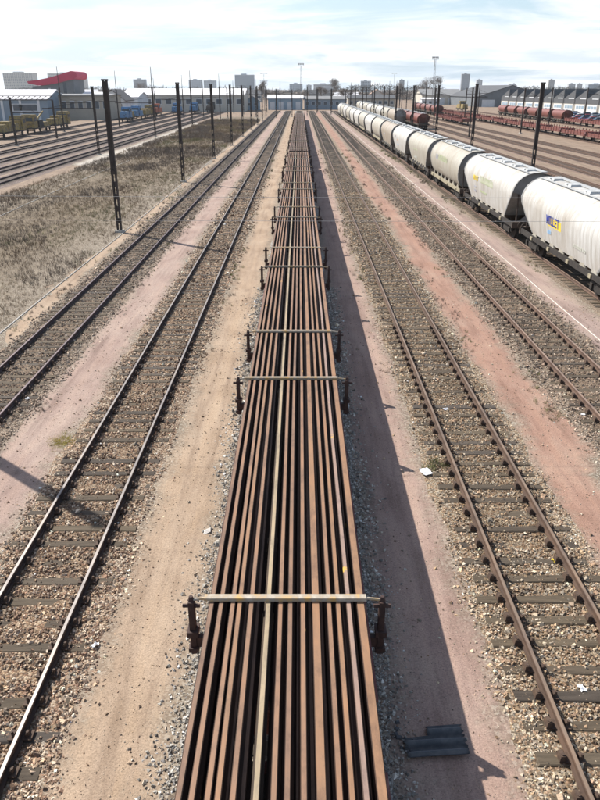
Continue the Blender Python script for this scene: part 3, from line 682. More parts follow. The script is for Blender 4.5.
def hopper(kind, body, L=15.6, zs=1.0):
    t = empty('hopper_wagon'); top, bot = (7.05, 5.0) if kind == 'A' else (6.95, 6.2)
    if kind == 'R': top, bot = 4.7, 3.3
    pr = PA if kind == 'A' else PB
    if kind == 'R': pr = [(a, 1.42+(b-1.42)*.74) for a, b in PB]
    zt = pr[-1][1]
    hl = lambda z: bot + (top-bot)*min(1, max(0, (z-1.42)/(3.0-1.42)))
    b = skin(pr, hl).build('body', M[body], t, smooth=True)
    rim = M['grey_end']
    for s in (-1, 1):
        end_cap(pr, hl, s, .16, .12 if kind != 'A' else 0).build('end_wall', rim if kind != 'R' else M['redflat'], t)
        # dark arch band round each end
        P = full(pr); V = []; k = len(P)
        for d in (0.012, -.17):
            for x, z in P: V.append((x*1.008, s*(hl(z)+d), z+.012))
        F = [(j, j+1, k+j+1, k+j) for j in range(k-1)]
        if s > 0: F = [f[::-1] for f in F]
        mb = MB(); mb.v = V; mb.f = F; mb.build('end_band', rim if kind != 'R' else M['redpaint'], t)
    # roof walkway and hatches
    mb = MB(); mb.box(.25, .62, -top+.3, top-.3, zt+.005, zt+.04); mb.box(-.62, -.50, -top+.3, top-.3, zt-.02, zt+.01); mb.build('roof_walkway', M['roofgrey'], t)
    for k in range(5 if kind != 'R' else 3):
        y = (-top+1.6) + k*(2*top-3.2)/(4 if kind != 'R' else 2)
        MB().cbox((-.1, y, zt+.04), (.62, 1.05, .12), 0, .06).tube((-.45, y, zt+.07), (.25, y, zt+.07), .03, n=6).build('roof_hatch', M['roofgrey'], t)
    # frame
    for s in (-1, 1):
        mb = MB(); x = s*1.22
        mb.box(x-.05, x+.05, -7.1 if kind != 'R' else -5.3, 7.1 if kind != 'R' else 5.3, 1.02, 1.30)
        mb.build('sole_bar', M['black'] if kind != 'B' else M['frame_beige'], t)  # black puts the shade under the body into the bar colour
        n = 7
        for k in range(n):
            y = -bot+.5 + k*(2*bot-1)/(n-1)
            MB().prism_x([(y-.38, 1.305), (y+.38, 1.305), (y+.05, 1.60), (y-.05, 1.60)], s*1.20-.03, s*1.20+.03).build('gusset', M['white2'] if kind != 'R' else M['redflat'], t)
            if k % 2 == 0: MB().cbox((s*1.30, y+.25, 1.13), (.06, .3, .18)).build('bracket', M['frame_beige'], t)
    yl = 7.1 if kind != 'R' else 5.3
    for e in (-1, 1):
        MB().box(-1.3, 1.3, e*yl-.1, e*yl+.1, .98, 1.36).build('end_beam', M['wagon_dark'], t)
        for s in (-1, 1):
            buffer(t, s*.875, e*(yl+.1), e)
            MB().tube((s*1.0, e*(yl-.25), 1.36), (s*1.0, e*(top-.25), 3.0), .05, n=6).build('end_post', M['wagon_dark'], t)
        coupling(t, e*(yl+.1), e)
        bogie(t, e*(yl-2.0))
        # ladder and handrail at the end platform
        mb = MB()
        for q in (-.2, .2): mb.tube((.6+q, e*(yl-.05), 1.3), (.6+q, e*(top-.02), zt-.1), .025, n=5)
        for z in range(8 if kind != 'R' else 5): mb.tube((.4, e*(yl-.05), 1.6+z*.32), (.8, e*(yl-.05), 1.6+z*.32), .018, n=5)
        mb.build('ladder', M['wagon_dark'], t)
    # outlet chutes below
    for k in range(3):
        y = (-2.6 + k*2.6)
        MB().add([(-.95,y-1.0,1.42),(.95,y-1.0,1.42),(.95,y+1.0,1.42),(-.95,y+1.0,1.42),(-.35,y-.3,.72),(.35,y-.3,.72),(.35,y+.3,.72),(-.35,y+.3,.72)],
                 [(0,1,2,3),(4,7,6,5),(0,4,5,1),(1,5,6,2),(2,6,7,3),(3,7,4,0)]).build('outlet', M['wagon_dark'], t)
    return t
def text_part(body, size, mtl, parent, mtx, name='lettering'):
    cu = bpy.data.curves.new('t', 'FONT'); cu.body = body; cu.size = size; cu.extrude = .004; cu.offset = .012; cu.align_x = 'LEFT'
    o = bpy.data.objects.new('t', cu); C.objects.link(o); bpy.context.view_layer.update()
    me = bpy.data.meshes.new_from_object(o.evaluated_get(bpy.context.evaluated_depsgraph_get())); bpy.data.objects.remove(o)
    me.materials.clear(); me.materials.append(mtl); me.transform(mtx); me.name = name
    return link(name, me, parent)
HL = 15.95; H0 = 36.45
protoA, protoB = hopper('A', 'white1'), hopper('B', 'white2')
order = 'AABAAABABAABABA'; body_m = ['white1','white1','white2','white2','white1','white3','white2','white1','white2','white1','white1','white2','white1','white2','white1']
hl_labels = {0: 'white hopper wagon lettered in blue on a yellow panel', 1: 'bright white hopper wagon coupled behind the one with the blue lettering on yellow',
             2: 'cream barrel-sided hopper wagon with a beige frame and faded green lettering', 3: 'dingy cream hopper with tapered ends and a faded green block on its flank',
             4: 'white hopper wagon with small orange and blue emblems on its flank', 5: 'hopper wagon with dusty brown roof and upper flanks'}
def set_body(o, m):
    for ch in o.children:
        if ch.name.startswith('body'):
            ch.data = ch.data.copy(); ch.data.materials.clear(); ch.data.materials.append(M[m])
trainW = []
for i in range(15):
    src = protoA if order[i] == 'A' else protoB
    o = copy_tree(src); trainW.append(o)
    o.location = (XF, H0 + HL*i, 0); set_body(o, body_m[i])
    tag(o, hl_labels.get(i, 'white hopper wagon in the far half of the long white train' if order[i] == 'A' else 'cream barrel-sided hopper in the far half of the long white train'), 'hopper wagon', 'hopper wagons of the long white train')
# second, shorter white train
for i in range(8):
    src = protoB if i in (0, 3, 4, 6) else protoA
    o = copy_tree(src); o.location = (24.3, 192 + HL*i, 0); set_body(o, 'white3' if i == 0 else ('white2' if i % 2 else 'white1'))
    tag(o, 'grey-brown barrel hopper at the open end of the short white train' if i == 0 else 'white hopper of the short train standing behind the long one', 'hopper wagon', 'hopper wagons of the short white train')
for p in (protoA, protoB):
    for ch in list(p.children):
        for g in list(ch.children): bpy.data.objects.remove(g)
        bpy.data.objects.remove(ch)
    bpy.data.objects.remove(p)
# lettering: x-axis of the text runs to -Y, y-axis climbs the flank
def flank(y, z):
    sl = math.atan(.13); x = -(1.40+(z-2.3)*.127) - .014
    return Matrix(((0, -math.sin(sl)*1, -math.cos(sl), x), (-1, 0, 0, y), (0, math.cos(sl), -math.sin(sl), z), (0, 0, 0, 1)))
w0 = trainW[0]
yp = 38.55 - H0
mb = MB(); x = lambda z: -(1.40+(z-2.3)*.127)-.006
mb.add([(x(2.36), yp-.15, 2.36), (x(2.36), yp-2.2, 2.36), (x(2.80), yp-2.2, 2.80), (x(2.80), yp-.15, 2.80),
        (x(2.36)+.004, yp-.15, 2.36), (x(2.36)+.004, yp-2.2, 2.36), (x(2.80)+.004, yp-2.2, 2.80), (x(2.80)+.004, yp-.15, 2.80)],
       [(0,3,2,1),(4,5,6,7),(0,1,5,4),(1,2,6,5),(2,3,7,6),(3,0,4,7)]).build('yellow_panel', M['yellow_ink'], w0)
text_part('MILLET', .66, M['blue_ink'], w0, flank(yp+.10, 2.44))
side_marks(w0, yp-.1, 1.95, [(.22, .5, 'sky_ink')], 1, None)
side_marks(w0, yp-4.0, 2.0, [(.32, 1.6, 'faint_ink')], 5, None)
text_part('MILLET', .5, M['yellow_ink'], trainW[1], flank(3.6, 2.75))
side_marks(trainW[1], 1.6, 2.75, [(.45, 3.6, 'green_ink'), (.3, 2.0, 'green_ink')], 2, None)
side_marks(trainW[1], 3.5, 2.2, [(.2, .7, 'grey_ink'), (.16, .7, 'grey_ink')], 12, None)
side_marks(trainW[2], 4.0, 2.85, [(.45, 1.2, 'grey_ink')], 13, None); side_marks(trainW[2], 2.5, 2.85, [(.5, 4.0, 'green_ink'), (.3, 2.4, 'faint_ink')], 3, None)
side_marks(trainW[3], 3.0, 2.6, [(.6, 3.0, 'green_ink'), (.3, 2.4, 'faint_ink')], 4, None)
side_marks(trainW[4], 4.2, 2.8, [(.4, .6, 'grey_ink')], 6, None); side_marks(trainW[4], 2.0, 2.6, [(.4, 1.0, 'orange_ink'), (.4, .9, 'sky_ink')], 7, None)
side_marks(trainW[5], 3.2, 2.5, [(.45, 2.0, 'grey_ink')], 8, None)
for i in (6, 7, 8, 9): side_marks(trainW[i], 3.0, 2.6, [(.45, 2.6, 'grey_ink')], 20+i, None)

# red hopper cuts
pr = hopper('R', 'redpaint', 12)
spots = [(29.1, 184+11.9*i, 'dark red hopper wagon in the cut beside the short white train', 'red hoppers beside the white train') for i in range(4)]
spots += [(48.6, 272+11.9*i, 'red hopper wagon far off behind the isolated red flat wagon', 'far red hoppers') for i in range(5)]
spots += [(73.0, 213+11.9*i, 'bright red hopper wagon in front of the shed with the sawtooth roof', 'red hoppers by the sawtooth shed') for i in range(6)]
for i, (x, y, lab, grp) in enumerate(spots):
    o = pr if i == 0 else copy_tree(pr); o.location = (x, y, 0); tag(o, lab, 'hopper wagon', grp)

# low red flat wagons with stakes
def red_flat():
    t = empty('stake_wagon'); h = 6.3
    MB().box(-1.35, 1.35, -h, h, 1.12, 1.30).build('deck', M['redflat'], t)
    for s in (-1, 1):
        MB().box(s*1.36-.04, s*1.36+.04, -h, h, .95, 1.35).build('side_beam', M['redflat'], t)
        for k in range(8):
            y = -h+.45+k*(2*h-.9)/7
            MB().box(s*1.43-.06, s*1.43+.06, y-.09, y+.09, 1.0, 1.95).build('stake', M['redpaint'], t)
        for k in range(7):
            y = -h+.45+(k+.5)*(2*h-.9)/7
            MB().box(s*1.40-.02, s*1.40+.02, y-.72, y+.72, 1.36, 1.62).build('side_board', M['redpaint'], t)
    for e in (-1, 1):
        MB().box(-1.3, 1.3, e*h-.05, e*h+.05, .95, 1.75).build('end_board', M['redflat'], t); wheelset(t, e*(h-1.9))
        for s in (-1, 1): buffer(t, s*.875, e*(h+.05), e)
    return t
pf = red_flat(); used = False
for x, ys, lab, grp in [(53.5, [104+13.6*i for i in range(16)], 'low red stake wagon in the long row across the open yard', 'long row of red stake wagons'),
                        (43.5, [205, 218.6, 232.2], 'short cut of red stake wagons standing alone near the dark red hoppers', 'isolated red stake wagons'),
                        (73.0, [200.5-13.6*i for i in range(5)], 'red stake wagon coupled to the bright red hoppers by the sawtooth shed', 'stake wagons by the shed')]:
    for y in ys:
        o = copy_tree(pf) if used else pf; used = True; o.location = (x, y, 0); tag(o, lab, 'wagon', grp)

# ------------------------------------------------------------------ poles and masts
def pole(x, y, h, label, group, mast=0.0, arm=None, wide=.27, m='pole'):
    t = empty('catenary_pole', (x, y, 0)); a = wide/2
    mb = MB()
    for s in (-1, 1):
        mb.box(s*a-.03, s*a+.03, -.11, .11, 0, h); mb.box(min(s*a, s*(a-.07)), max(s*a, s*(a-.07)), -.113, -.09, .02, h-.02); mb.box(min(s*a, s*(a-.07)), max(s*a, s*(a-.07)), .09, .113, .02, h-.02)
    mb.build('post', M[m], t)
    mb = MB(); z = .6
    while z < h*.42: mb.box(-a+.03, a-.03, -.09, .09, z, z+.34); z += .8
    mb.box(-a+.03, a-.03, -.09, .09, h*.42, h-.05); mb.build('web_plate', M[m], t)
    MB().cbox((0, 0, h+.02), (wide+.12, .30, .10)).build('cap', M[m], t); MB().box(-a-.05, a+.05, -.13, .13, h*.40, h*.40+.25).build('clamp_band', M[m], t)
    MB().cbox((0, 0, .06), (.62, .62, .18), 0, .04).build('footing', M['concrete'], t)
    if mast: MB().tube((0, 0, h), (0, 0, h+mast), .09, .05, n=6).build('top_rod', M['pole'], t)
    if arm:
        l, z = arm; MB().box(min(0, l), max(0, l), -.05, .05, z, z+.12).tube((0, 0, z+1.2), (l*.9, 0, z+.1), .025, n=5).build('bracket_arm', M[m], t)
    return tag(t, label, 'pole', group)
LP = [(-12.3, 20.2), (-12.35, 49.2), (-12.25, 77.5), (-11.95, 104), (-11.7, 129.3), (-11.5, 152.6), (-11.4, 178.2), (-11.3, 203), (-11.2, 228)]
for i, (x, y) in enumerate(LP):
    lab = 'dark steel pole standing at the edge of the dry grass field beside the violet-brown track'
    pole(x, y, 9.5, lab, 'poles along the field edge')
for i, y in enumerate((44, 70, 96, 122, 148.5, 175, 201, 227)):
    pole(21.9, y+(1 if i < 1 else 0), 9.45, 'dark steel pole behind the long white hopper train', 'poles behind the white train', mast=0)
for i, (x, y, mst) in enumerate([(-29.6, 110.4, 0), (-29.1, 152.4, 3.6), (-27.2, 192.5, 3.8), (-24.5, 235, 3.8)]):
    pole(x, y, 9.2, 'dark pole on the far side of the field' if not mst else 'dark pole with a thin rod on top on the far side of the field', 'poles beyond the field', mast=mst, arm=(-7.5, 6.3))
pole(-48.2, 128, 7.6, 'short dark pole among the left-hand dark tracks', None, arm=(5, 5.2))
for x, y, h, a in [(-52.8, 170, 9.0, 6), (-45.1, 190, 8.6, -6), (-38, 250, 8.6, 5), (-33, 262, 8.6, 5), (-43, 228, 7.5, 6)]:
    pole(x, y, h, 'thin tall mast with bracket arm among the dark tracks', 'masts among the dark tracks', mast=4.3, arm=(a, 6.0), wide=.2)
for i, (x, y) in enumerate([(33.5, 150), (48, 165), (62, 190), (62, 150), (36, 205), (48.5, 225), (80, 215), (81, 180), (33, 262), (58, 250)]):
    pole(x, y, 9.0, 'slim dark pole among the red wagons and empty tracks', 'poles among the red wagons', wide=.2, arm=(3.0, 7.4))
r = random.Random(5)
for i in range(46):
    x = -26 + i*1.62 + r.uniform(-.9, .9); y = 248 + r.uniform(0, 68)
    if abs(x-XC) < 2.2 or min(abs(x-q) for q in (XA, XB, XD, XE, XF, 19.45, 24.3, 29.1, 33.9, 38.7, 43.5)) < 1.75: x += 2.3
    if abs(x-XC) < 2 or min(abs(x-q) for q in (XA, XB, XD, XE, XF, 19.45, 24.3, 29.1, 33.9, 38.7, 43.5)) < 1.6: continue
    pole(x, y, r.uniform(8.2, 9.6), 'dark pole in the distant cluster at the throat of the yard', 'poles at the yard throat', mast=r.choice([0, 0, 2.5]), arm=r.choice([None, (3, 7), (-3, 7)]), wide=.26)
def portal(x0, x1, y, z, label):
    t = empty('signal_gantry', ((x0+x1)/2, y, 0)); w = (x1-x0)/2
    for s in (-1, 1): MB().box(s*w-.14, s*w+.14, -.14, .14, 0, z).build('leg', M['pole'], t)
    mb = MB(); mb.box(-w, w, -.3, -.2, z, z+.12); mb.box(-w, w, .2, .3, z, z+.12); mb.box(-w, w, -.05, .05, z+.7, z+.82)
    k = int(w*2)
    for i in range(k): mb.tube((-w+i*2*w/k, 0, z+.1), (-w+(i+1)*2*w/k, 0, z+.7), .05, n=4)
    mb.build('truss', M['pole'], t); tag(t, label, 'gantry')
portal(16.9, 26.6, 285, 8.3, 'dark steel gantry spanning the tracks at the far end of the white train')
portal(-61, -47.6, 148, 6.9, 'dark gantry beam over the tracks near the yellow machines')

def light_mast(x, y, h, label, heads=True):
    t = empty('floodlight_mast', (x, y, 0)); mb = MB(); n = 14
    for k in range(3):
        a = 2*math.pi*k/3; mb.tube((.55*math.cos(a), .55*math.sin(a), 0), (.28*math.cos(a), .28*math.sin(a), h), .05, n=5)
    for i in range(n):
        for k in range(3):
            a, b = 2*math.pi*k/3, 2*math.pi*(k+1)/3; r0, r1 = .55-.27*i/n, .55-.27*(i+1)/n
            mb.tube((r0*math.cos(a), r0*math.sin(a), h*i/n), (r1*math.cos(b), r1*math.sin(b), h*(i+1)/n), .025, n=4)
    mb.build('lattice', M['mast'], t)
    MB().box(-1.25, 1.25, -.5, .5, h, h+.1).tube((-1.2, 0, h+1.0), (1.2, 0, h+1.0), .05, n=5).tube((-1.2, 0, h), (-1.2, 0, h+1), .05, n=5).tube((1.2, 0, h), (1.2, 0, h+1), .05, n=5).build('platform', M['mast'], t)
    for k in range(4): MB().cbox((-.95+k*.63, -.35, h+.65), (.45, .3, .45), .1).build('floodlight', M['grey_end'], t)
    tag(t, label, 'light mast')
light_mast(0.4, 338, 17.8, 'lattice floodlight mast standing at the end of the rail-loaded track')
light_mast(51.6, 300, 19.0, 'lattice floodlight mast rising behind the red hoppers')
def lamp_post(x, y, h, label):
    t = empty('lamp_post', (x, y, 0)); MB().tube((0,0,0), (0,0,h), .11, .06, n=8).build('post', M['mast'], t)
    for s in (-1, 1):
        MB().tube((0,0,h-.1), (s*.9, 0, h+.15), .04, n=5).build('arm', M['mast'], t)
        MB().cbox((s*1.2, 0, h+.15), (.8, .35, .16), 0, .05).build('lamp_head', M['mast'], t)
    tag(t, label, 'lamp post')
lamp_post(-15.5, 335, 14.6, 'double-headed lamp post by the light blue house at the yard end')
lamp_post(58, 480, 17, 'tall lamp post on the skyline right of the bare trees')

# cross-span wires between the first poles and pale cables along the ground
def wire(a, b, r, sag, name, m, label, cat, n=24):
    a, b = Vector(a), Vector(b); mb = MB(); pts = [a.lerp(b, i/n) - Vector((0, 0, sag*4*(i/n)*(1-i/n))) for i in range(n+1)]
    for p, q in zip(pts, pts[1:]): mb.tube(p, q, r, n=5)
    return tag(mb.build(name, M[m]), label, cat)
wire((-12.3, 20.2, 6.35), (21.9, 20.2, 6.3), .0045, .05, 'cross_wire', 'wire', 'upper thin wire stretched across all the tracks', 'wire')
wire((-12.3, 20.2, 5.7), (21.9, 20.2, 5.65), .0045, .04, 'cross_wire', 'wire', 'lower thin wire stretched across all the tracks', 'wire')
pole(21.9, 20.2, 9.45, 'dark steel pole behind the long white hopper train', 'poles behind the white train')
def cable(x0, y0, y1, seed, label, r, m='cable', amp=.12):
    ys = np.arange(y0, y1, 2.2); xs = x0 + amp*smooth1(len(ys), 7, seed); mb = MB()
    for i in range(len(ys)-1): mb.tube((xs[i], ys[i], r*.9+.005), (xs[i+1], ys[i+1], r*.9+.005), r, n=5)
    tag(mb.build('cable', M[m]), label, 'cable')
cable(11.75, 14, 210, 3, 'long pale cable lying between the rusty track and the white hopper train', .019, amp=.05)
cable(-12.0, 12, 240, 5, 'pale cable lying along the foot of the poles by the field', .026, amp=.06)
cable(-23.3, 40, 240, 8, 'pale cable crossing the dry grass field', .03, amp=.15)

# ------------------------------------------------------------------ litter near the wagons
def corrugated():
    t = empty('corrugated_sheet', (2.02, 7.72, .02)); nx, ny = 12, 40; L, W = .92, .56; V = []; F = []
    rr = random.Random(3); e0 = [rr.uniform(-.03, .03) for _ in range(ny+1)]; e1 = [rr.uniform(-.03, .03) for _ in range(ny+1)]
    for lay in (0, 1):
        for j in range(ny+1):
            v = j/ny; cut = .42 if v > .66 else 0.0
            for i in range(nx+1):
                u = i/nx; x = -L/2 + cut*L*(1-u) + L*u - (e0[j] if i == 0 else 0) + (e1[j] if i == nx else 0); y = -W/2 + W*v
                V.append((x, y, .05 + .05*math.sin(v*2*math.pi*2.9) + .02*u + (0 if lay == 0 else -.007)))
    k = nx+1; n = (ny+1)*k
    for j in range(ny):
        for i in range(nx):
            a = j*k+i; F.append((a, a+1, a+k+1, a+k)); F.append((n+a, n+a+k, n+a+k+1, n+a+1))
    for j in range(ny):
        for i in (0, nx): a = j*k+i; F.append((a, a+k, n+a+k, n+a))
    for i in range(nx):
        for j in (0, ny): a = j*k+i; F.append((a, a+1, n+a+1, n+a))
    mb = MB(); mb.v = V; mb.f = F; o = mb.build('sheet', M['sheet'], t, rz=R(3), smooth=True)
    for _ in range(5): pass
    tag(t, 'broken black corrugated sheet lying in the shadow of the rail wagons', 'roofing sheet')
M['sheet'] = mat('corrugated_bitumen', (0.06,0.066,0.075), (0.10,0.105,0.112), 9, .4, bmp=.3)
corrugated()
rr = random.Random(8)
M['scrap'] = mat('scrap_grey', (0.06,0.062,0.068), (0.10,0.10,0.105), 6, .8)
for i in range(7):
    o = MB().cbox((0, 0, .02), (rr.uniform(.05,.12), rr.uniform(.04,.09), .035), 0, .012).build('scrap_piece', M['scrap'], None, (1.55+rr.uniform(-.12,.22), 7.55+rr.uniform(-.25,.55), .006), rr.uniform(0, 3))
    tag(o, 'small dark scrap lying beside the broken corrugated sheet', 'scrap', 'scraps by the corrugated sheet')
M['paper'] = mat('white_plastic', (0.75,0.75,0.75), (0.66,0.66,0.68), 8, .6)
M['yellowbit'] = mat('yellow_plastic', (0.80,0.62,0.05), None, 6, .5)
def litter(x, y, s, seed, m, label, cat='litter'):
    r = random.Random(seed); n = 5; V = []
    for j in range(n):
        for i in range(n): V.append(((i/(n-1)-.5)*s*r.uniform(.75, 1.2), (j/(n-1)-.5)*s*.7*r.uniform(.7, 1.2), r.uniform(0.015, .06)+s*.08))
    F = [(j*n+i, j*n+i+1, (j+1)*n+i+1, (j+1)*n+i) for j in range(n-1) for i in range(n-1)]
    V += [(a, b, c-.012) for a, b, c in V]; F += [tuple(q+n*n for q in f[::-1]) for f in F]
    mb = MB(); mb.v = V; mb.f = F; tag(mb.build('litter', M[m], None, (x, y, .01), r.uniform(0, 3)), label, cat)
litter(3.22, 15.9, .36, 1, 'paper', 'crumpled white plastic scrap beside the green tuft at the path edge')
litter(4.62, 8.75, .14, 2, 'paper', 'small white paper scrap between the brown rails')
litter(4.45, 19.8, .15, 3, 'paper', 'tiny white scrap beside the far brown rail')
litter(5.30, 12.2, .13, 4, 'yellowbit', 'yellow plastic bit lying beside the brown rail')
litter(-3.62, 9.75, .13, 5, 'paper', 'white scrap on brown ballast beside the polished rail')
litter(-8.62, 20.6, .15, 6, 'paper', 'small white scrap by the violet-brown rail')
litter(8.55, 19.4, .15, 9, 'paper', 'small white scrap next to a chunky rail chair')
P = np.stack([3.52+rng.normal(0, .16, 26), 16.25+rng.normal(0, .22, 26), np.zeros(26)], 1)
tag(grass('grass_tuft', P, rng.uniform(.10, .20, 26), GREEN, 'x', 10, .3, .012), 'green grass tuft next to the crumpled white scrap', 'grass')
P = np.stack([7.75+rng.normal(0, .14, 18), 19.4+rng.normal(0, .3, 18), np.zeros(18)], 1)
tag(grass('grass_tuft', P, rng.uniform(.08, .14, 18), GREEN, 'x', 10, .3, .012), 'low green tuft at the edge of the red gravel path', 'grass')
P = np.stack([-6.62+rng.normal(0, .20, 300), 17.7+rng.normal(0, .22, 300), np.full(300, .006)], 1)
tag(grass('moss_patch', P, rng.uniform(.02, .05, 300), [(0.50,0.42,0.05),(0.42,0.38,0.05),(0.55,0.45,0.08)], 'x', 10, .5, .02), 'bright yellow moss patch at the edge of the pink path', 'moss')

# ------------------------------------------------------------------ maintenance machines on the left
M['mach_yellow'] = mat('machine_yellow', (0.36,0.26,0.07), (0.22,0.165,0.07), 2.2, .7, c3=(0.12,0.095,0.06))
M['mach_blue'] = mat('machine_blue', (0.06,0.16,0.33), (0.10,0.22,0.38), 2, .5, c3=(0.05,0.07,0.10))
M['mach_orange'] = mat('machine_orange', (0.48,0.13,0.05), (0.30,0.10,0.06), 3, .55)
M['mach_white'] = mat('machine_white', (0.66,0.68,0.70), (0.55,0.57,0.60), 3, .55)
M['glass'] = mat('dark_glass', (0.04,0.055,0.07), (0.06,0.08,0.10), 3, .15)
def machine(x, y, L, kind, m1, m2, label):
    t = empty('maintenance_machine', (x, y, 0)); h = L/2
    MB().box(-1.25, 1.25, -h, h, 1.0, 1.28).build('frame', M['black'], t)
    for e in (-1, 1):
        wheelset(t, e*(h-1.6))
        for s in (-1, 1): buffer(t, s*.875, e*h, e)
    def cab(y0, y1, z1, m):
        c = MB().prism_x([(y0, 1.28), (y1, 1.28), (y1, z1-.5), (y1-.3, z1), (y0+.3, z1), (y0, z1-.5)], -1.3, 1.3).build('cab', M[m], t)
        for s in (-1, 1): MB().box(s*1.31-.02, s*1.31+.02, y0+.35, y1-.35, z1-1.3, z1-.6).build('window', M['glass'], c)
        for yy in (y0, y1): MB().box(-1.0, 1.0, yy-.02, yy+.02, z1-1.3, z1-.6).build('window', M['glass'], c)
    if kind == 'loco':
        cab(-h*.25, h*.2, 4.1, m1)
        MB().cbox((0, -h*.62, 2.1), (2.1, h*.72, 1.64), 0, .1).build('hood', M[m1], t); MB().cbox((0, h*.6, 2.0), (2.1, h*.78, 1.44), 0, .1).build('hood', M[m2], t)
        MB().tube((0, -h*.6, 2.9), (0, -h*.6, 3.4), .12, n=8).build('exhaust', M['black'], t)
    elif kind == 'crane':
        cab(-h+.4, -h+2.6, 3.9, m1)
        MB().cbox((0, .2, 2.0), (2.2, 3.0, 1.4), 0, .15).build('engine_box', M[m2], t)
        MB().tube((0, .5, 2.7), (0, h*.95, 4.3), .22, .14, n=8).build('boom', M[m1], t)
        MB().cbox((0, h*.62, 1.75), (2.2, h*.6, .9), 0, .05).build('ballast_box', M[m1], t)
    else:
        n = 4
        for k in range(n):
            y0 = -h+.4+k*(L-.8)/n
            MB().cbox((0, y0+(L-.8)/n/2, 1.95+.25*(k % 2)), (2.3, (L-.8)/n-.35, 1.3+.5*(k % 2)), 0, .18).build('equipment_box', M[m1 if k % 2 else m2], t)
        cab(h-2.4, h-.3, 3.9, m1)
    tag(t, label, 'railway machine', 'maintenance machines on their track')
for a in [(-57.5, 150, 13, 'box', 'mach_yellow', 'mach_yellow', 'weathered yellow track machine nearest the short dark pole'),
          (-57.5, 166, 11, 'crane', 'mach_yellow', 'black', 'yellow track machine with a raised boom in front of the blue-grey shed'),
          (-57.5, 181, 12, 'box', 'mach_yellow', 'mach_yellow', 'yellow box-shaped machine in front of the beige wall'),
          (-50.2, 222, 10, 'loco', 'mach_blue', 'mach_yellow', 'blue cab machine with a yellow hood by the gabled house'),
          (-50.2, 235, 10, 'loco', 'mach_blue', 'mach_blue', 'all-blue shunter by the gabled house'),
          (-50.2, 250, 13, 'box', 'mach_yellow', 'mach_yellow', 'yellow machine between blue shunter and orange machine'),
          (-50.2, 268, 12, 'loco', 'mach_orange', 'mach_orange', 'bright orange machine in front of the long white-roofed hall'),
          (-45.2, 282, 12, 'loco', 'mach_blue', 'mach_blue', 'dark blue locomotive beside the orange machine'),
          (-40.2, 292, 12, 'loco', 'mach_blue', 'black', 'blue locomotive with a black hood in front of the white-roofed hall'),
          (-35.6, 305, 12, 'box', 'black', 'wagon_dark', 'black machine next to the pale box shed'),
          (68.6, 325, 13, 'loco', 'mach_yellow', 'mach_yellow', 'yellow locomotive beyond the red stake wagons')]:
    machine(*a)

# ------------------------------------------------------------------ sheds, halls, houses
def bmat(name, c, k=.85, sc=.4, **kw): M[name] = mat(name, c, tuple(x*k for x in c), sc, .8, **kw); return M[name]
for nm, c in dict(w_blue=(0.22,0.28,0.34), w_beige=(0.40,0.36,0.30), w_pale=(0.52,0.49,0.43), w_grey=(0.16,0.175,0.19), w_lblue=(0.25,0.34,0.42), w_white=(0.62,0.64,0.66), r_white=(0.72,0.71,0.72), r_grey=(0.22,0.22,0.22),
                  r_dark=(0.10,0.095,0.095), r_red=(0.50,0.06,0.11), r_slate=(0.095,0.098,0.105), w_brick=(0.30,0.20,0.15), t_cream=(0.46,0.44,0.41), t_grey=(0.46,0.47,0.48), t_blue=(0.36,0.42,0.48), t_dark=(0.26,0.28,0.31)).items(): bmat(nm, c)
M['pane'] = mat('far_pane', (0.05,0.065,0.085), (0.09,0.105,0.125), .5, .25)
def shed(x, y, w, d, eave, ridge, wall, roof, label, axis='y', rz=0, doors=0, windows=0, cat='building', name='shed', strips=0):
    """gabled shed; ridge runs along local y (or x)"""
    t = empty(name, (x, y, 0), rz); a, b = w/2, d/2
    if axis == 'y':
        MB().prism_y([(-a, 0), (a, 0), (a, eave), (0, ridge), (-a, eave)][::-1], -b, b).build('wall', M[wall], t)
        ov = .4; sl = (ridge-eave)/a
        for s in (-1, 1): MB().prism_y([(0, ridge+.02), (s*(a+ov), eave-sl*ov+.02), (s*(a+ov), eave-sl*ov+.25), (0, ridge+.28)][::s], -b-ov, b+ov).build('roof', M[roof], t)
    else:
        MB().prism_x([(-b, 0), (b, 0), (b, eave), (0, ridge), (-b, eave)], -a, a).build('wall', M[wall], t)
        ov = .4; sl = (ridge-eave)/b
        for s in (-1, 1): MB().prism_x([(0, ridge+.02), (s*(b+ov), eave-sl*ov+.02), (s*(b+ov), eave-sl*ov+.25), (0, ridge+.28)][::-s], -a-ov, a+ov).build('roof', M[roof], t)
    for k in range(doors):
        xc = -a + (k+.5)*w/doors; MB().box(xc-w/doors*.28, xc+w/doors*.28, -b-.06, -b+.02, 0, eave*.72).build('door', M['w_white'], t)
    for k in range(windows):
        xc = -a + (k+.5)*w/windows
        fr = MB().box(xc-w/windows*.3, xc+w/windows*.3, -b-.05, -b+.02, eave*.45, eave*.8).build('window', M['w_white'], t)
        MB().box(xc-w/windows*.26, xc+w/windows*.26, -b-.08, -b-.03, eave*.48, eave*.77).build('pane', M['pane'], fr)
    for k in range(strips):
        xc = -a + (k+.5)*w/strips; MB().box(xc-.35, xc+.35, -b-.08, -b+.02, .1, eave-.2).build('wall_strip', M['w_white'], t)
    return tag(t, label, cat)
shed(-88, 236, 27, 18, 6.0, 8.4, 'w_blue', 'r_white', 'blue-grey metal shed with a white roof and pale wall strips', 'x', strips=5, windows=2)
shed(-70.5, 246, 23, 16, 6.8, 7.1, 'w_beige', 'r_grey', 'long flat-roofed beige brick building behind the yellow machines', 'x', windows=9)
shed(-64.5, 272, 8.4, 14, 5.2, 8.4, 'w_white', 'r_dark', 'pale house whose gable with dark roof edges faces the tracks', 'y', windows=2, cat='house', name='house')
